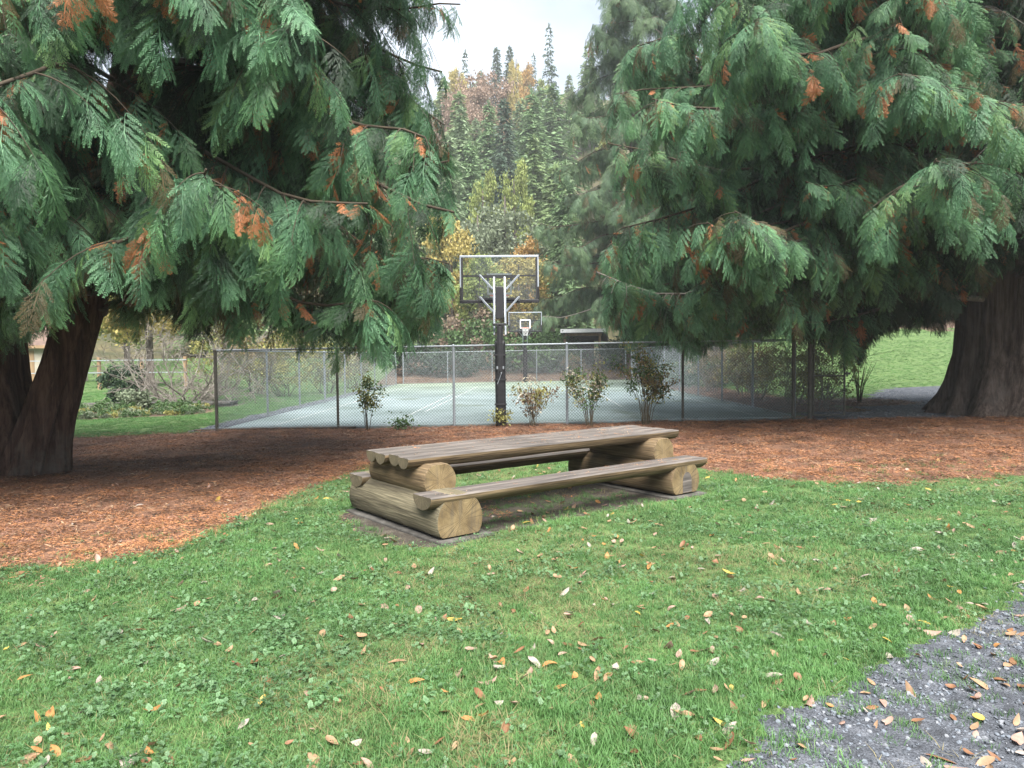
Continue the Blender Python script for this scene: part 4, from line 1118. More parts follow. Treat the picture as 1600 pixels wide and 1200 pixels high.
while cnt < 110:
    Y = rg.uniform(70, 205); x = rg.uniform(-.75, .75) * Y
    uu = 800 + x / Y * F_PX
    if 690 < uu < 900 and Y < 105: continue
    kind = ('fir', 'dark', 'grey', 'light', 'fir', 'red', 'yg', 'fir')[rg.integers(8)]
    names = {'fir': 'green fir', 'dark': 'dark narrow fir', 'grey': 'grey green conifer', 'light': 'light green conifer', 'red': 'rusty brown broadleaf tree', 'yg': 'yellow green broadleaf tree'}
    place = 'behind the left cedar' if uu < 300 else 'behind the left cedar tips' if uu < 715 else 'in the open gap' if uu < 900 else 'behind the right cedar tips' if uu < 1250 else 'behind the right cedar'
    lab = '%s %s the hill %s' % (names[kind], 'low on' if Y < 90 else 'a third up' if Y < 115 else 'halfway up' if Y < 145 else 'high up' if Y < 178 else 'at the top of', place)
    tall = rg.uniform(12, 20) if kind in ('fir', 'dark', 'grey', 'light') else rg.uniform(7, 11)
    if 680 < uu < 910:
        tall = min(tall, CAM_Z + (554 - 118) * Y / F_PX - float(H(x, Y)))
        if tall < 5: continue
    bg_tree(kind, Y=Y, x=x, hgt=tall, label=lab, group='%s trees on the hillside' % {'fir': 'green fir', 'dark': 'dark fir', 'grey': 'grey conifer', 'light': 'light conifer', 'red': 'rusty broadleaf', 'yg': 'yellow green'}[kind], wid=rg.uniform(.85, 1.2)); cnt += 1
# nearer trees left and right
for kind, x, Y, hgt, label in (('yellow', -17.2, 35, 7.5, 'yellow autumn tree behind the leaning cedar stem'), ('yg', -24, 46, 9, 'yellow green tree far left behind the shed'), ('dark', -33, 52, 15, 'dark conifer far left beyond the lawn'), ('fir', -20, 58, 17, 'green fir behind the left fence'), ('grey', -13, 62, 16, 'grey conifer behind the left corner of the court'), ('fir', -28, 66, 18, 'green fir far left at the foot of the hill'),
        ('fir', -7.5, 60, 15, 'green fir behind the back fence left of the laurel'), ('light', 4.5, 60, 16, 'light green conifer behind the open shelter'), ('dark', 17, 66, 19, 'dark conifer behind the right fence'), ('fir', 25, 68, 20, 'green fir above the sloping lawn'), ('grey', 35, 72, 19, 'grey conifer above the sloping lawn'), ('dark', 45, 70, 20, 'dark conifer far right above the sloping lawn'), ('fir', 13, 55, 14, 'bushy fir at the back right corner of the court')):
    bg_tree(kind, Y=Y, x=x, hgt=hgt, label=label, group=None)

def shrub(name, label, x, y, crown=None, stems=None, s=1.0, rz=0, cat='shrub', group=None, sxy=None):
    t = empty(name, (x, y, float(H(x, y)) - .02), rz, label, cat, group)
    sc = (s * (sxy or 1), s * (sxy or 1), s)
    if crown: part('foliage', crown, t, scale=sc)
    if stems: part('stems', stems, t, scale=sc)
    return t
# shrubs round the court
laurel = leaf_crown(41, 1.5, .75, .8, 60, 50, .16, M['lf_dark'], hollow=.6)
laurel_g = leaf_crown(42, 1.5, .75, .8, 60, 50, .16, M['lf_green'], hollow=.6)
pinky = leaf_crown(43, 1.4, .9, 1.0, 50, 40, .14, M['lf_pink'], hollow=.3)
olive = leaf_crown(44, .95, .95, 1.15, 70, 34, .075, M['lf_olive'], hollow=.2)
bronzy = leaf_crown(45, .95, .8, .95, 60, 32, .075, M['lf_bronze'], hollow=.2)
twiggy = branching(46, 1.9, .6, 9, 3, M['twig'], .018, rmin=.004)
twig_d = branching(47, 1.9, .6, 9, 3, M['stem'], .016, rmin=.004)
U = lambda u, Y: (u - 800) * Y / F_PX
for label, u, Y, cr, s, sx in (
        ('rounded dark green laurel behind the back fence', 716, 46.5, laurel, 1.15, 1.05), ('dark evergreen hedge behind the back fence beside the pale trunk', 978, 48.0, laurel, 1.25, 1.0),
        ('dark evergreen shrub at the back left corner of the court', 655, 47.5, laurel, 1.2, 1.0), ('pink leaved shrub behind the near hoop post', 768, 49.5, pinky, 1.25, 1.1),
        ('rosy shrub behind the laurel under the near backboard', 738, 52, pinky, 2.0, 1.0), ('green shrub behind the far hoop post', 832, 48, laurel_g, 1.35, 1.2), ('green shrub left of the open shelter', 858, 49.3, laurel_g, 1.5, .9),
        ('brownish shrub in front of the open shelter', 893, 46.8, bronzy, .7, 1.2), ('green shrub right of the pale trunk', 1040, 49, laurel_g, 1.6, 1.2), ('tall green shrub between the two backboards', 752, 50.5, laurel_g, 1.9, .8)):
    shrub('shrub', label, U(u, Y), Y, cr, twig_d, s, sxy=sx)
for k, (x, y, cr, s, label) in enumerate((
        (8.25, 19.6, olive, .92, 'olive yellow shrub just behind the gate'), (8.35, 21.8, olive, .95, 'second olive yellow shrub back along the right fence'), (8.0, 24.0, bronzy, 1.05, 'bronze shrub third back along the right fence'),
        (8.3, 26.3, olive, 1.05, 'olive yellow shrub fourth back along the right fence'), (7.9, 29, bronzy, 1.1, 'bronze shrub fifth back along the right fence'), (8.2, 32.5, laurel_g, .9, 'green shrub toward the back of the right fence'), (8.0, 36.5, laurel_g, .95, 'green shrub near the back right corner'))):
    shrub('shrub', label, x, y, cr, twiggy if cr is not laurel_g else None, s, rz=k * 1.3)
for k, (x, y, cr, s, label) in enumerate((
        (-9.6, 31, olive, 1.35, 'yellowish shrub beyond the left fence nearest the lawn'), (-8.6, 34, olive, 1.3, 'yellowish shrub beyond the left fence farther back'), (-11.5, 33, bronzy, 1.5, 'brown thicket shrub at the back of the left lawn'), (-8.4, 38.5, bronzy, 1.3, 'brown shrub toward the back left corner'), (-13.6, 35, olive, 1.6, 'yellow thicket shrub behind the bare branched shrub'))):
    shrub('shrub', label, x, y, cr, twig_d, s, rz=k)
shrub('bare_shrub', 'wide bare branched shrub with pale tangled twigs beyond the left lawn', -12.0, 27.0, None, branching(51, 3.2, 1.5, 22, 4, M['pale_twig'], .04, up=.55, kids=4, rmin=.008, curve=.3), 1.0)
shrub('dwarf_conifer', 'low dark green dwarf conifer left of the bare shrub', -14.2, 26.8, leaf_crown(52, .8, .75, .75, 50, 40, .12, M['lf_dark'], hollow=.3), None, 1.0)
shrub('grass_clump', 'greyish ornamental clump at the edge of the boardwalk', -12.6, 24.6, leaf_crown(53, .55, .3, .35, 30, 30, .12, M['lf_grey'], hollow=.1), None, 1.0, cat='plant')
vase = MB(); rgv = np.random.default_rng(3)
for k in range(16):
    az = k * 2.4; sp = rgv.uniform(.15, .5); hh = rgv.uniform(.9, 1.25)
    vase.tube([(.04 * math.sin(az), .04 * math.cos(az), 0), (.3 * sp * math.sin(az), .3 * sp * math.cos(az), hh * .45), (sp * math.sin(az), sp * math.cos(az), hh)], [.011, .009, .004], 4, False)
shrub('bare_shrub', 'small vase shaped bare shrub where the footpath meets the sloping lawn', 10.2, 21.6, None, vase.mesh('stems', [M['stem']]), 1.1)
for k, (x, y, cr, s, label) in enumerate(((24, 57, laurel, 1.5, 'dark shrub at the top of the sloping lawn nearest the gate'), (30, 58, bronzy, 2.2, 'brown shrub at the top of the sloping lawn'), (36, 57, laurel_g, 1.6, 'green shrub at the top of the sloping lawn beside the big trunk'), (19, 54, laurel_g, 1.4, 'green shrub low on the bank beyond the sloping lawn'))):
    shrub('shrub', label, x, y, cr, None, s, rz=k)

# four thin shrubs planted along the front fence
def fence_bush(seed, label, u, h, w_, n_stem, clumps, mt, low=.25, per=26):
    h *= 1.15; w_ *= 1.4; low *= .5
    Y = 16.35; rg = np.random.default_rng(seed); x = U(u, Y)
    t = empty('fence_shrub', (x, Y, float(H(x, Y)) - .02), 0, label, 'shrub', 'young shrubs along the front fence')
    m = MB(); tips = []
    for k in range(n_stem):
        az = rg.uniform(0, 2 * PI); sp = w_ * rg.uniform(.15, 1); hh = h * rg.uniform(.6, 1); p = [np.array([.10 * w_ * math.sin(az), .10 * w_ * math.cos(az), 0])]
        for q in (.35, .7, 1): p.append(np.array([sp * math.sin(az) * q ** 1.4, .6 * sp * math.cos(az) * q ** 1.4, hh * q]) + rg.normal(0, .02, 3))
        m.tube(p, [.009, .008, .006, .003], 4, False); tips += [p[2] * .4 + p[3] * .6, p[3], p[2], p[1] * .4 + p[2] * .6][:4 if k % 2 else 3]
    m.build('stem', M['stem'], t)
    tips = [q for q in tips if q[2] > low * h]
    for mi, mm in enumerate(mt):
        C = []
        for k in range(int(clumps * 1.7)):
            q = tips[rg.integers(len(tips))]; C.append(q + rg.normal(0, 1, (per, 3)) * np.array([.085, .07, .07]))
        C = np.concatenate(C); n = len(C)
        V = kites(C, rg.normal(0, 1, (n, 3)) + [0, 0, -.2], rg.uniform(.05, .10, n), rg.uniform(.014, .025, n), rg.normal(0, .6, (n, 3)) + [0, 0, 1])
        o = part('leaves', quads_mesh('leaves', V, 4, [mm], {'tip': np.tile([0, .4, 1, .4], n)}), t); o['kind'] = 'stuff'
    return t
M['lf_cream'] = LM('cream leaves', (.36, .32, .24), (.5, .46, .36), nscale=3)
M['lf_brown'] = LM('brown leaves', (.12, .075, .045), (.2, .13, .08), nscale=3)
fence_bush(1, 'thin shrub with a bushy green top under the left cedar by the fence', 573, 1.18, .33, 6, 9, (M['lf_olive'], M['lf_green']), .5)
fence_bush(2, 'cream and brown leaved shrub right of the hoop post by the fence', 832, .92, .42, 13, 8, (M['lf_olive'], M['lf_cream'], M['lf_brown']), .1)
fence_bush(3, 'upright green topped shrub at the fence post left of the widest shrub', 921, 1.32, .42, 13, 9, (M['lf_olive'], M['lf_green'], M['lf_green'], M['lf_cream']), .2)
fence_bush(4, 'widest shrub by the fence with many bare stems and bronze leaves', 1010, 1.55, .62, 18, 13, (M['lf_olive'], M['lf_green'], M['lf_green'], M['lf_bronze']), .25)
fence_bush(5, 'tiny green shrub at the foot of the hoop post', 787, .36, .16, 6, 5, (M['lf_olive'],), .1)
fence_bush(6, 'low leafy sprout by the fence left of the hoop post', 628, .22, .3, 7, 6, (M['lf_green'],), .1)

# ------------------------------------------------------------------ structures behind
sx, sY = U(906, 49.5), 49.5; sz = float(H(sx, sY))
sh = empty('open_shelter', (sx, sY, sz), R(8), 'small open timber shelter with a white edged lean-to roof behind the back fence', 'shelter')
for px, py, hh in ((-1.2, -.9, 2.0), (1.15, -.9, 2.1), (-1.2, .9, 1.75), (1.15, .9, 1.75)):
    m = MB(); m.box(px - .07, px + .07, py - .07, py + .07, -.3, hh); m.build('post', M['timber'], sh)
m = MB(); m.box(-1.2, 1.2, .82, .9, .1, 1.8); m.build('back_wall', M['timber_dark'], sh)
m = MB(); m.box(-1.28, 1.28, -.97, -.83, 2.02, 2.18); m.build('beam', M['timber'], sh)
m = MB(); m.v = [(-1.55, -1.25, 2.36), (1.45, -1.25, 2.4), (2.35, 1.35, 1.78), (-1.3, 1.35, 1.86)]; m.v += [(x, y, z - .12) for x, y, z in m.v]; m.f = [(0, 1, 2, 3), (7, 6, 5, 4), (0, 4, 5, 1), (1, 5, 6, 2), (2, 6, 7, 3), (3, 7, 4, 0)]; m.m = [0] * 6; m.build('roof', M['roof'], sh)
m = MB(); m.bar((-1.57, -1.28, 2.33), (1.47, -1.28, 2.37), .03, .24); m.build('fascia', M['white'], sh)
m = MB(); m.bar((1.5, -1.26, 2.36), (2.38, 1.35, 1.74), .03, .2); m.build('fascia', M['white'], sh)
for k, (u, Y, L_, r_) in enumerate(((846, 47.2, 2.6, .16), (866, 47.6, 2.2, .14))):
    o = bpy.data.objects.new('fallen_log', log_mesh('fallen_log', L_, r_, [M['timber_dark'], M['end_grey']], seg=14, nl=8, seed=60 + k)); link(o); x = U(u, Y)
    o.location = (x, Y, float(H(x, Y)) + r_ * .8); o.rotation_euler = (0, R(3), R(8 - 20 * k)); tag(o, ('dark fallen log lying behind the far hoop post', 'shorter dark fallen log lying before the open shelter')[k], 'log')
m = MB(); m.box(-1.2, 1.2, -.04, .04, 0, 1.5); fb = m.build('board_fence', M['timber_dark']); x = U(843, 56); fb.location = (x, 56, float(H(x, 56)) + 1.0); tag(fb, 'short dark board fence on the bank behind the far backboard', 'fence')
# left side: boardwalk, shed, rail fence, posts
bw = empty('boardwalk', (-12.3, 25.4, float(H(-12.3, 25.4)) + .12), R(6), 'low weathered timber boardwalk crossing the planting bed on the left', 'boardwalk')
for k in range(18):
    m = MB(); m.box(-2.6 + .29 * k, -2.6 + .29 * k + .27, -.55, .55, -.03 + .004 * (k % 3), .03 + .004 * (k % 3)); m.build('plank', M['concrete'], bw)
for y in (-.45, .45):
    m = MB(); m.box(-2.6, 2.6, y - .05, y + .05, -.25, -.035); m.build('joist', M['timber_dark'], bw)
sd = empty('garden_shed', (-25.2, 39, float(H(-25.2, 39))), R(12), 'beige garden shed with a rusty roof between the two left cedar stems', 'shed')
M['beige'] = mat('beige boards', [(.3, .27, .22), (.42, .38, .31)], scale=4); M['rust'] = mat('rusty roof', [(.09, .06, .05), (.16, .11, .085)], scale=5, bump=.3)
m = MB(); m.box(-2, 2, -1.5, 1.5, -.3, 1.9); m.build('wall', M['beige'], sd)
m = MB(); m.v = [(-2.3, -1.8, 1.92), (2.3, -1.8, 1.92), (2.3, 1.8, 1.92), (-2.3, 1.8, 1.92), (-2.3, 0, 3.0), (2.3, 0, 3.0)]; m.f = [(0, 1, 5, 4), (2, 3, 4, 5), (0, 4, 3), (1, 2, 5), (0, 3, 2, 1)]; m.m = [0] * 5; m.build('roof', M['rust'], sd)
m = MB(); m.box(-2.3, 2.3, -1.84, -1.8, 1.8, 1.95); m.build('fascia', M['timber'], sd)
m = MB(); m.box(-.4, .5, -1.53, -1.502, 0, 1.7); m.build('door', M['timber'], sd)
m = MB(); m.box(.9, 1.7, -1.53, -1.502, .8, 1.5); m.build('window', M['glass'], sd)
rf = empty('rail_fence', (-18.5, 33, float(H(-18.5, 33))), R(-4), 'open rail fence with timber posts beyond the left lawn', 'fence')
for k in range(5):
    m = MB(); m.box(-4 + 2 * k - .06, -4 + 2 * k + .06, -.06, .06, -.2, 1.45); m.build('post', M['timber'], rf)
for z in (.75, 1.3):
    m = MB(); m.box(-4.1, 4.1, -.09, -.063, z - .02, z + .02); m.build('rail', M['silver'], rf)

# ------------------------------------------------------------------ ground cover (uncountable)
def blades_mesh(name, seed, n, rad, hmin, hmax, wd, lean, material):
    rg = np.random.default_rng(seed); Q = []; T = []
    for k in range(n):
        a = rg.uniform(0, 2 * PI); r = rad * math.sqrt(rg.random()); b = np.array([r * math.cos(a), r * math.sin(a), -.008])
        h = rg.uniform(hmin, hmax); az = rg.uniform(0, 2 * PI); l = lean * rg.uniform(.2, 1.4) * h; d = np.array([math.cos(az), math.sin(az), 0]); s = np.array([-d[1], d[0], 0]) * wd * rg.uniform(.7, 1.3)
        m_ = b + d * l * .35 + [0, 0, h * .6]; t = b + d * l + [0, 0, h]
        Q += [b - s, b + s, m_ + s * .8, m_ - s * .8, m_ - s * .8, m_ + s * .8, t + s * .12, t - s * .12]; T += [0, 0, .5, .5, .5, .5, 1, 1]
    return quads_mesh(name, np.array(Q), 4, [material], {'tip': np.array(T)})
M['grass1'] = LM('grass blades', (.055, .135, .038), (.115, .245, .075), nscale=1.1, var=.3, trans=.35)
M['grass2'] = LM('pale grass blades', (.085, .15, .05), (.18, .27, .10), nscale=1.1, var=.3, trans=.35)
M['grass3'] = LM('dry grass blades', (.17, .15, .07), (.28, .24, .12), nscale=1.1, var=.3, trans=.3)
M['weed1'] = LM('clover leaves', (.05, .115, .042), (.09, .19, .075), nscale=4, var=.35, trans=.25, rough=.5)
M['weed2'] = LM('buttercup leaves', (.065, .13, .055), (.125, .22, .105), nscale=4, var=.35, trans=.25, rough=.5)
TUFTS = [proto('t', blades_mesh('tuft', 1, 34, .055, .014, .036, .0015, .9, M['grass1'])), proto('t', blades_mesh('tuft', 2, 30, .055, .015, .042, .0015, .8, M['grass1'])), proto('t', blades_mesh('tuft', 3, 26, .05, .015, .04, .0015, 1.1, M['grass2'])), proto('t', blades_mesh('tuft', 4, 10, .05, .01, .035, .0014, 1.6, M['grass3'])), proto('t', blades_mesh('tuft', 5, 26, .045, .03, .065, .0016, .8, M['grass1']))]
def weed_mesh(name, seed, n, rad, size, material, lobes=3):
    rg = np.random.default_rng(seed); Q = []; T = []
    for k in range(n):
        a = rg.uniform(0, 2 * PI); r = rad * math.sqrt(rg.random()); c = np.array([r * math.cos(a), r * math.sin(a), rg.uniform(.012, .038)])
        a0 = rg.uniform(0, 2 * PI); tilt = rg.normal(0, .3, 2)
        for l in range(lobes):
            az = a0 + l * 2 * PI / lobes; d = np.array([math.cos(az), math.sin(az), 0]); s = np.array([-d[1], d[0], 0]); sz = size * rg.uniform(.7, 1.2)
            f = lambda v: c + v + np.array([0, 0, v[0] * tilt[0] + v[1] * tilt[1]])
            z = np.array([0, 0, -.15 * sz])
            Q += [f(d * 0), f(d * sz * .6 + s * sz * .5 - z), f(d * sz * 1.05 + s * sz * .12), f(d * sz * 1.05 - s * sz * .12)]; T += [0, .6, 1, 1]
            Q += [f(d * 0), f(d * sz * 1.05 + s * sz * .12), f(d * sz * 1.05 - s * sz * .12), f(d * sz * .6 - s * sz * .5 - z)]; T += [0, 1, 1, .6]
    return quads_mesh(name, np.array(Q), 4, [material], {'tip': np.array(T)})
WEEDS = [proto('w', weed_mesh('weed', 1, 14, .085, .007, M['weed1'])), proto('w', weed_mesh('weed', 2, 12, .09, .0085, M['weed2'])), proto('w', weed_mesh('weed', 3, 7, .08, .011, M['weed2'], 5)), proto('w', weed_mesh('weed', 4, 16, .09, .0065, M['weed1']))]

def pts_in(n, x0, x1, y0, y1, rg): return rg.uniform(x0, x1, n), rg.uniform(y0, y1, n)
def normal_E(n, rg, tilt=.12): return np.stack([rg.normal(0, tilt, n), rg.normal(0, tilt, n), rg.uniform(0, 2 * PI, n)], 1)
rg = np.random.default_rng(21); PX, PY = [], []
for (y0, y1, den) in ((2.0, 4.0, 1000), (4, 6, 760), (6, 8.5, 500), (8.5, 14, 260)):
    xw = .85 * y1 + 1.2; n = int(den * 2 * xw * (y1 - y0)); x, y = pts_in(n, -xw, xw, y0, y1, rg); PX.append(x); PY.append(y)
x = np.concatenate(PX); y = np.concatenate(PY); zz = zone(x, y); ld = litter_depth(x, y); pdp = path_depth(x, y)
al, cl = table_local(x, y)
pk = np.where(zz == LAWN, 1.0, np.where((zz == LITTER) & (ld < 1.6), .07 * (1 - ld / 1.6) + .015, np.where((zz == PATH) & (pdp < .8), .13 * (1 - pdp / .8) + .01, np.where(zz == DIRT, .22, 0))))
patch = fbm(x * .8, y * .8, 91); patch2 = fbm(x * 2.3, y * 2.3, 92)
pk = pk * np.where((zz == LAWN) & (patch2 < .36), .6, 1)
onpad = (np.abs(np.abs(al) - LX) < .42) & (np.abs(cl) < .98); pk[onpad] = 0
kk = rg.random(len(x)) < pk; x, y, patch, zz = x[kk], y[kk], patch[kk], zz[kk]
n = len(x); idx = rg.choice(5, n, p=(.36, .28, .2, .12, .04)); edge = np.exp(-((path_depth(x, y) + .25) / .35) ** 2)
idx[(rg.random(n) < edge * .5)] = 4
dry = fbm(x * .55, y * .55, 95) > .58; idx[dry & (rg.random(n) < .45)] = 3
sc = rg.uniform(.75, 1.25, n) * (1 + .04 * np.maximum(0, y - 5)) * np.where(patch > .55, 1.12, .95)
gpt = np.stack([x, y, H(x, y)], 1)
o = scatter('grass', gpt, normal_E(n, rg), sc, idx, TUFTS); tag(o, 'short green lawn grass'); print('GRASS', n)
# distant lawns: coarser
PX, PY = [], []
for (x0, x1, y0, y1, den) in ((-18, -7, 15.5, 32, 110), (-40, -9, 32, 60, 22), (9, 34, 22, 56, 45)):
    nn = int(den * (x1 - x0) * (y1 - y0)); a_, b_ = pts_in(nn, x0, x1, y0, y1, rg); PX.append(a_); PY.append(b_)
x = np.concatenate(PX); y = np.concatenate(PY); kk = zone(x, y) == LAWN; x, y = x[kk], y[kk]; n = len(x)
o = scatter('grass', np.stack([x, y, H(x, y)], 1), normal_E(n, rg), rg.uniform(1.1, 1.7, n), rg.choice(3, n, p=(.4, .35, .25)), TUFTS); tag(o, 'smooth grass of the lawns beyond the court'); print('FARGRASS', n)
# clover and buttercup
PX, PY = [], []
for (y0, y1, den) in ((2.0, 4.5, 420), (4.5, 9, 260), (9, 13, 90)):
    xw = .85 * y1 + 1; nn = int(den * 2 * xw * (y1 - y0)); a_, b_ = pts_in(nn, -xw, xw, y0, y1, rg); PX.append(a_); PY.append(b_)
x = np.concatenate(PX); y = np.concatenate(PY); pm_ = fbm(x * .9, y * .9, 93) * .6 + fbm(x * 3.3, y * 3.3, 94) * .4
kk = (zone(x, y) == LAWN) & (rg.random(len(x)) < .10 + .62 * sstep(.44, .62, pm_ + .02)); x, y = x[kk], y[kk]; n = len(x)
o = scatter('ground_cover', np.stack([x, y, H(x, y) + .004], 1), normal_E(n, rg, .1), rg.uniform(.75, 1.35, n), rg.integers(0, 4, n), WEEDS); tag(o, 'clover and buttercup leaves spreading through the lawn'); print('WEED', n)
# low plants in the left bed
x, y = pts_in(520, -17, -9.3, 20.3, 25.8, rg); kk = zone(x, y) == MULCH; x, y = x[kk], y[kk]; n = len(x)
lowp = [proto('p', leaf_crown(81, .28, .16, .16, 14, 14, .09, M['lf_grey'], hollow=.1)), proto('p', leaf_crown(82, .3, .18, .18, 14, 14, .09, M['lf_green'], hollow=.1)), proto('p', leaf_crown(83, .26, .12, .12, 12, 14, .08, M['lf_olive'], hollow=.1))]
o = scatter('bed_plants', np.stack([x, y, H(x, y)], 1), normal_E(n, rg, .05), rg.uniform(.35, .8, n), rg.integers(0, 3, n), lowp); tag(o, 'low pale planting filling the bed before the boardwalk')

# needle litter
def litter_mesh(seed, n, rad, l0, l1, wd, material, thick=.012):
    rg = np.random.default_rng(seed); a = rg.uniform(0, 2 * PI, n); r = rad * np.sqrt(rg.random(n))
    C = np.stack([r * np.cos(a), r * np.sin(a), rg.uniform(0, thick, n)], 1); az = rg.uniform(0, 2 * PI, n)
    D = np.stack([np.cos(az), np.sin(az), rg.normal(0, .18, n)], 1)
    V = kites(C, D, rg.uniform(l0, l1, n), wd * rg.uniform(.6, 1.4, n), rg.normal(0, .25, (n, 3)) + [0, 0, 1]); V = V.reshape(-1, 4, 3); V[:, 1, 2] += .002
    return quads_mesh('litter', V.reshape(-1, 3), 4, [material], {'tip': np.tile([0, .4, 1, .4], n)})
M['nd1'] = LM('rust needles', (.27, .118, .052), (.38, .185, .085), nscale=2, var=.4, trans=.1); M['nd2'] = LM('brown needles', (.15, .07, .04), (.22, .11, .065), nscale=2, var=.4, trans=.1)
M['nd3'] = LM('tan needles', (.26, .17, .10), (.38, .27, .18), nscale=2, var=.3, trans=.1); M['nd4'] = LM('dark needles', (.035, .024, .018), (.06, .04, .028), nscale=2, var=.3, trans=.1)
M['nd5'] = LM('reddish chips', (.175, .088, .062), (.27, .15, .11), nscale=2, var=.3, trans=.1)
LIT = [proto('l', litter_mesh(1, 42, .12, .02, .06, .0026, M['nd1'])), proto('l', litter_mesh(2, 42, .12, .02, .06, .0026, M['nd2'])), proto('l', litter_mesh(3, 8, .11, .03, .07, .004, M['nd3'])), proto('l', litter_mesh(4, 22, .11, .015, .05, .004, M['nd4'])), proto('l', litter_mesh(5, 28, .11, .012, .04, .0045, M['nd5']))]
PX, PY = [], []
for (x0, x1, y0, y1, den) in ((-8.5, 0, 4, 8, 170), (-10, 10, 8, 12, 105), (-12, 15, 12, 17.5, 75), (7, 16, 15, 20, 50)):
    nn = int(den * (x1 - x0) * (y1 - y0)); a_, b_ = pts_in(nn, x0, x1, y0, y1, rg); PX.append(a_); PY.append(b_)
x = np.concatenate(PX); y = np.concatenate(PY); zz = zone(x, y); ld = litter_depth(x, y)
pk = np.where(zz == LITTER, 1.0, np.where((zz == LAWN) & (ld > -1.1) & (y < 17), .16 * np.clip(1 + ld / 1.1, 0, 1) + .0, np.where((zz == DIRT), .10, 0)))
al, cl = table_local(x, y); pk[(np.abs(np.abs(al) - LX) < .42) & (np.abs(cl) < .98)] = 0
kk = rg.random(len(x)) < pk; x, y, ld = x[kk], y[kk], ld[kk]; n = len(x)
frontness = np.clip(1 - (ld - .3) / 4.5, 0, 1); frontness = np.where(x > 1.5, .25 + .2 * frontness, frontness)
rr = rg.random(n); idx = np.where(rr < .15 + .42 * frontness, 0, np.where(rr < .62, 1, np.where(rr < .74, 2, np.where(rr < .84, 3, 4))))
o = scatter('fallen_needles', np.stack([x, y, H(x, y) + .004], 1), normal_E(n, rg, .08), rg.uniform(.7, 1.3, n) * (1 + .03 * np.maximum(0, y - 6)), idx, LIT); tag(o, 'rusty dead cedar needles and chips covering the bed'); print('LITTER', n)
# chips in mulch beds behind (coarse)
PX, PY = [], []
for (x0, x1, y0, y1, den) in ((6.7, 13, 18.5, 34, 26), (-9, 11, 43.5, 52, 7)):
    nn = int(den * (x1 - x0) * (y1 - y0)); a_, b_ = pts_in(nn, x0, x1, y0, y1, rg); PX.append(a_); PY.append(b_)
x = np.concatenate(PX); y = np.concatenate(PY); kk = zone(x, y) == MULCH; x, y = x[kk], y[kk]; n = len(x)
o = scatter('mulch_chips', np.stack([x, y, H(x, y) + .01], 1), normal_E(n, rg, .1), rg.uniform(1.4, 2.4, n), rg.choice([1, 2, 3, 4], n), LIT); tag(o, 'brown chips and leaves on the mulch beds')

# gravel
def pebble(seed, material):
    rg = np.random.default_rng(seed); V = []; ph = (1 + 5 ** .5) / 2
    V = np.array([(-1, ph, 0), (1, ph, 0), (-1, -ph, 0), (1, -ph, 0), (0, -1, ph), (0, 1, ph), (0, -1, -ph), (0, 1, -ph), (ph, 0, -1), (ph, 0, 1), (-ph, 0, -1), (-ph, 0, 1)]) / 1.9
    F_ = [(0, 11, 5), (0, 5, 1), (0, 1, 7), (0, 7, 10), (0, 10, 11), (1, 5, 9), (5, 11, 4), (11, 10, 2), (10, 7, 6), (7, 1, 8), (3, 9, 4), (3, 4, 2), (3, 2, 6), (3, 6, 8), (3, 8, 9), (4, 9, 5), (2, 4, 11), (6, 2, 10), (8, 6, 7), (9, 8, 1)]
    V = V * rg.uniform(.6, 1.25, (12, 1)) * np.array([1, rg.uniform(.6, .95), rg.uniform(.4, .7)])
    return me_from('pebble', V, F_, [material])
M['st1'] = mat('slate stone', [(.045, .05, .06), (.085, .095, .11)], scale=30, rough=.75); M['st2'] = mat('pale stone', [(.13, .14, .155), (.22, .23, .25)], scale=30, rough=.75); M['st3'] = mat('blue grey stone', [(.09, .105, .125), (.16, .18, .21)], scale=30, rough=.7)
PEB = [proto('p', pebble(1, M['st1'])), proto('p', pebble(2, M['st3'])), proto('p', pebble(3, M['st3'])), proto('p', pebble(4, M['st2']))]
x, y = pts_in(95000, -.8, 7.5, 1.2, 6.6, rg); zz = zone(x, y); pdp = path_depth(x, y)
kk = (y > .1) & ((zz == PATH) | ((zz == LAWN) & (pdp > -.3) & (rg.random(len(x)) < .10))) & (fbm(x * 3, y * 3, 97) > rg.uniform(.25, .6, len(x))); x, y = x[kk], y[kk]; n = len(x)
sz_ = .004 + .012 * rg.random(n) ** 2.2
P = np.stack([x, y, H(x, y) + sz_ * .25], 1); I = rg.choice(4, n, p=(.4, .25, .2, .15)); E = np.stack([rg.normal(0, .4, n), rg.normal(0, .4, n), rg.uniform(0, 6.28, n)], 1)
o = scatter('gravel_stones', P, E, sz_, I, PEB); tag(o, 'small grey stones on the gravel path'); print('GRAVEL', n)
PX, PY = [], []
for (x0, x1, y0, y1, den) in ((-7.6, -6.6, 16.5, 34, 160), (6.9, 17, 16.6, 27, 60)):
    nn = int(den * (x1 - x0) * (y1 - y0)); a_, b_ = pts_in(nn, x0, x1, y0, y1, rg); PX.append(a_); PY.append(b_)
x = np.concatenate(PX); y = np.concatenate(PY); zz = zone(x, y); kk = ((zz == STRIP) | (zz == PATH2)) & ~((x > CX0) & (x < CX1)); x, y = x[kk], y[kk]; n = len(x)
o = scatter('gravel_stones', np.stack([x, y, H(x, y)], 1), np.stack([rg.normal(0, .4, n), rg.normal(0, .4, n), rg.uniform(0, 6.28, n)], 1), rg.uniform(.012, .035, n), rg.integers(0, 4, n), PEB); tag(o, 'grey stones by the left fence and on the footpath')

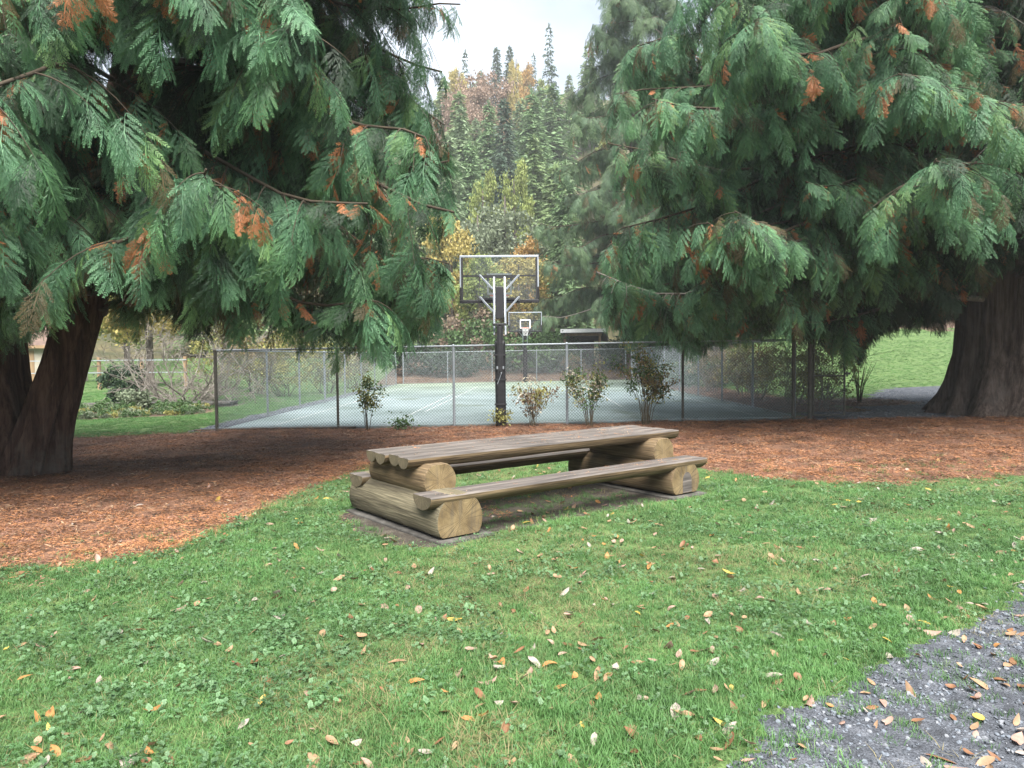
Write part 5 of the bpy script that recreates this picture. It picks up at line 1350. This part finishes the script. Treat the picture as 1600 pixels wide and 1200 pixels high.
# ------------------------------------------------------------------ fallen leaves, one by one
def leaf_mesh(seed, L, W, fold, curl, material):
    rg = np.random.default_rng(seed); n = 6; V = []
    for i in range(n + 1):
        t = i / n; w_ = W * (math.sin(PI * min(1, t ** .8)) ** .8) * (1 - .15 * t) + .0004
        c = curl * (t - .5) ** 2 * 4; tw_ = .25 * (t - .5) * rg.uniform(.6, 1.4)
        for s in (-1, 0, 1):
            V.append((s * w_, (t - .5) * L, c * L * .25 + abs(s) * fold * w_ + s * tw_ * w_))
    for j in range(3): V.append((.001 * (j - 1), -.5 * L - .012 * (j > 0) - .006 * j, curl * L * .25 + .002 * j))
    Fs = []
    for i in range(n):
        for s in (0, 1):
            a = i * 3 + s; Fs.append((a, a + 1, a + 4, a + 3))
    b = (n + 1) * 3; Fs.append((0, 2, b + 1)); 
    return me_from('fallen_leaf', V, Fs, [material], True)
LC = (('tan', (.29, .185, .11), (.46, .32, .20)), ('pinkish', (.31, .20, .16), (.52, .36, .30)), ('brown', (.19, .095, .05), (.26, .14, .07)), ('orange', (.36, .17, .06), (.52, .27, .08)), ('yellow', (.44, .31, .07), (.6, .46, .12)), ('pale grey', (.31, .265, .23), (.55, .49, .44)))
LMESH = []
for k, (nm, c0, c1) in enumerate(LC):
    mm = leaf_mat(nm + ' fallen leaf', c0, None, trans=.15, var=.2, nscale=30); row = []
    for q in range(4): row.append(leaf_mesh(k * 10 + q, (.062, .075, .085, .055)[q], (.014, .017, .015, .019)[q], (.25, .5, .15, .35)[q] * random.choice((1, 1, -1)), (.25, .5, -.25, .7)[q], mm))
    LMESH.append(row)
rg = np.random.default_rng(404); L_pos = []
while len(L_pos) < 950:
    y = 2.7 + 8.5 * rg.random() ** 1.15; x = rg.uniform(-.75, .75) * y + rg.normal(0, .1)
    z_ = int(zone(np.array([x]), np.array([y]))[0])
    if z_ not in (LAWN, PATH, DIRT, LITTER): continue
    if z_ == LITTER and rg.random() < .85: continue
    if z_ == LAWN and x < -.5 and rg.random() < .35: continue
    if fbm(np.array([x * 1.2]), np.array([y * 1.2]), 99)[0] + .45 * rg.random() < .5: continue
    a_, c_ = table_local(np.array([x]), np.array([y]))
    if abs(abs(a_[0]) - LX) < .45 and abs(c_[0]) < 1.0: continue
    L_pos.append((x, y, z_))
L_pos.sort(key=lambda p: math.hypot(p[0], p[1]))
rest_P, rest_E, rest_S, rest_I = [], [], [], []
flat = [m_ for row in LMESH for m_ in row]; flat_o = [proto('lf', m_) for m_ in flat]
WHERE = {LAWN: 'on the lawn', PATH: 'on the gravel path', DIRT: 'on the bare soil by the table', LITTER: 'on the needle bed'}
for i, (x, y, z_) in enumerate(L_pos):
    k = rg.choice(6, p=(.32, .22, .19, .08, .05, .14)); q = rg.integers(4)
    z = float(H(x, y)) + (.02 if z_ == LAWN else .016 if z_ == LITTER else .012)
    e = (rg.normal(0, .4) + (PI if rg.random() < .3 else 0), rg.normal(0, .28), rg.uniform(0, 2 * PI)); s = rg.uniform(.55, 1.45)
    if i < 280:
        o = bpy.data.objects.new('fallen_leaf', LMESH[k][q]); link(o); o.location = (x, y, z); o.rotation_euler = e; o.scale = (s,) * 3
        a_, c_ = (float(t_[0]) for t_ in table_local(np.array([x]), np.array([y]))); pd_ = float(path_depth(x, y)); ld_ = float(litter_depth(x, y))
        form = ('flat', 'folded', 'narrow', 'rounded curled')[q]; size = 'small' if s * (.062, .075, .085, .055)[q] < .062 else 'large' if s * (.062, .075, .085, .055)[q] > .088 else ''
        if z_ == PATH: pl = 'on the gravel ' + ('near the lawn edge' if pd_ < .45 else 'away from the lawn edge')
        elif z_ == DIRT: pl = 'on the bare soil by the log table'
        elif z_ == LITTER: pl = 'on the needle bed ' + ('left of the table' if x < 0 else 'right of the table')
        elif pd_ > -.5: pl = 'on grass at the gravel edge'
        elif ld_ > -.6: pl = 'on grass beside the needle bed'
        elif abs(a_) < 1.9 and -2.2 < c_ < 0: pl = 'on grass just before the front bench'
        elif a_ > 1.9 and y > 6: pl = 'on grass right of the table'
        elif x < -.33 * y: pl = 'on grass in the %s left' % ('near' if y < 4.3 else 'middle')
        elif x > .25 * y: pl = 'on grass %s toward the right' % ('near' if y < 4.5 else 'farther back')
        else: pl = 'on grass %s in the middle' % ('nearest the camera' if y < 3.6 else 'before the table')
        tag(o, ' '.join(('%s %s %s fallen leaf %s' % (size, form, LC[k][0], pl)).split()), 'leaf', '%s fallen leaves' % LC[k][0])
    else:
        rest_P.append((x, y, z)); rest_E.append(e); rest_S.append(s); rest_I.append(k * 4 + q)
o = scatter('leaf_litter', rest_P, rest_E, rest_S, rest_I, flat_o); tag(o, 'small distant fallen leaves on lawn and needle bed')
# debris on the table top and benches
pts = []
while len(pts) < 420:
    if rg.random() < .65: a_, c_, z = rg.uniform(-1.7, 1.9), rg.uniform(-.4, .4), .694
    else: a_, c_, z = rg.uniform(-1.7, 1.8), rg.choice((-.71, .71)) + rg.uniform(-.12, .12), .408
    if rg.random() < .35 + .35 * (a_ > -.6): pts.append((TX + a_ * CA - c_ * SA, TY + a_ * SA + c_ * CA, TZ + z))
n = len(pts)
bit = [proto('b', litter_mesh(91, 3, .02, .012, .04, .0035, M['nd3'], .004)), proto('b', litter_mesh(92, 3, .02, .012, .04, .0035, M['nd5'], .004)), proto('b', litter_mesh(93, 3, .02, .01, .035, .003, M['nd1'], .004))]
o = scatter('table_debris', pts, normal_E(n, rg, .03), rg.uniform(.6, 1.3, n), rg.choice(3, n), bit); tag(o, 'fallen needles and bits lying on the table top and benches')

# ------------------------------------------------------------------ haze
zt = 130.0
m = MB(); m.box(-200, 200, -14, 340, float(GZ.min()) - 1.5, zt)
hm = bpy.data.materials.new('haze'); hm.use_nodes = True; t = hm.node_tree; t.nodes.clear()
ho = t.nodes.new('ShaderNodeOutputMaterial'); pv = t.nodes.new('ShaderNodeVolumePrincipled'); pv.inputs['Color'].default_value = (.93, .96, 1, 1); pv.inputs['Density'].default_value = .0006
t.links.new(pv.outputs[0], ho.inputs['Volume'])
tag(m.build('haze', hm), 'thin pale autumn haze over the valley', None, None, 'stuff')
scene.cycles.volume_bounces = 1
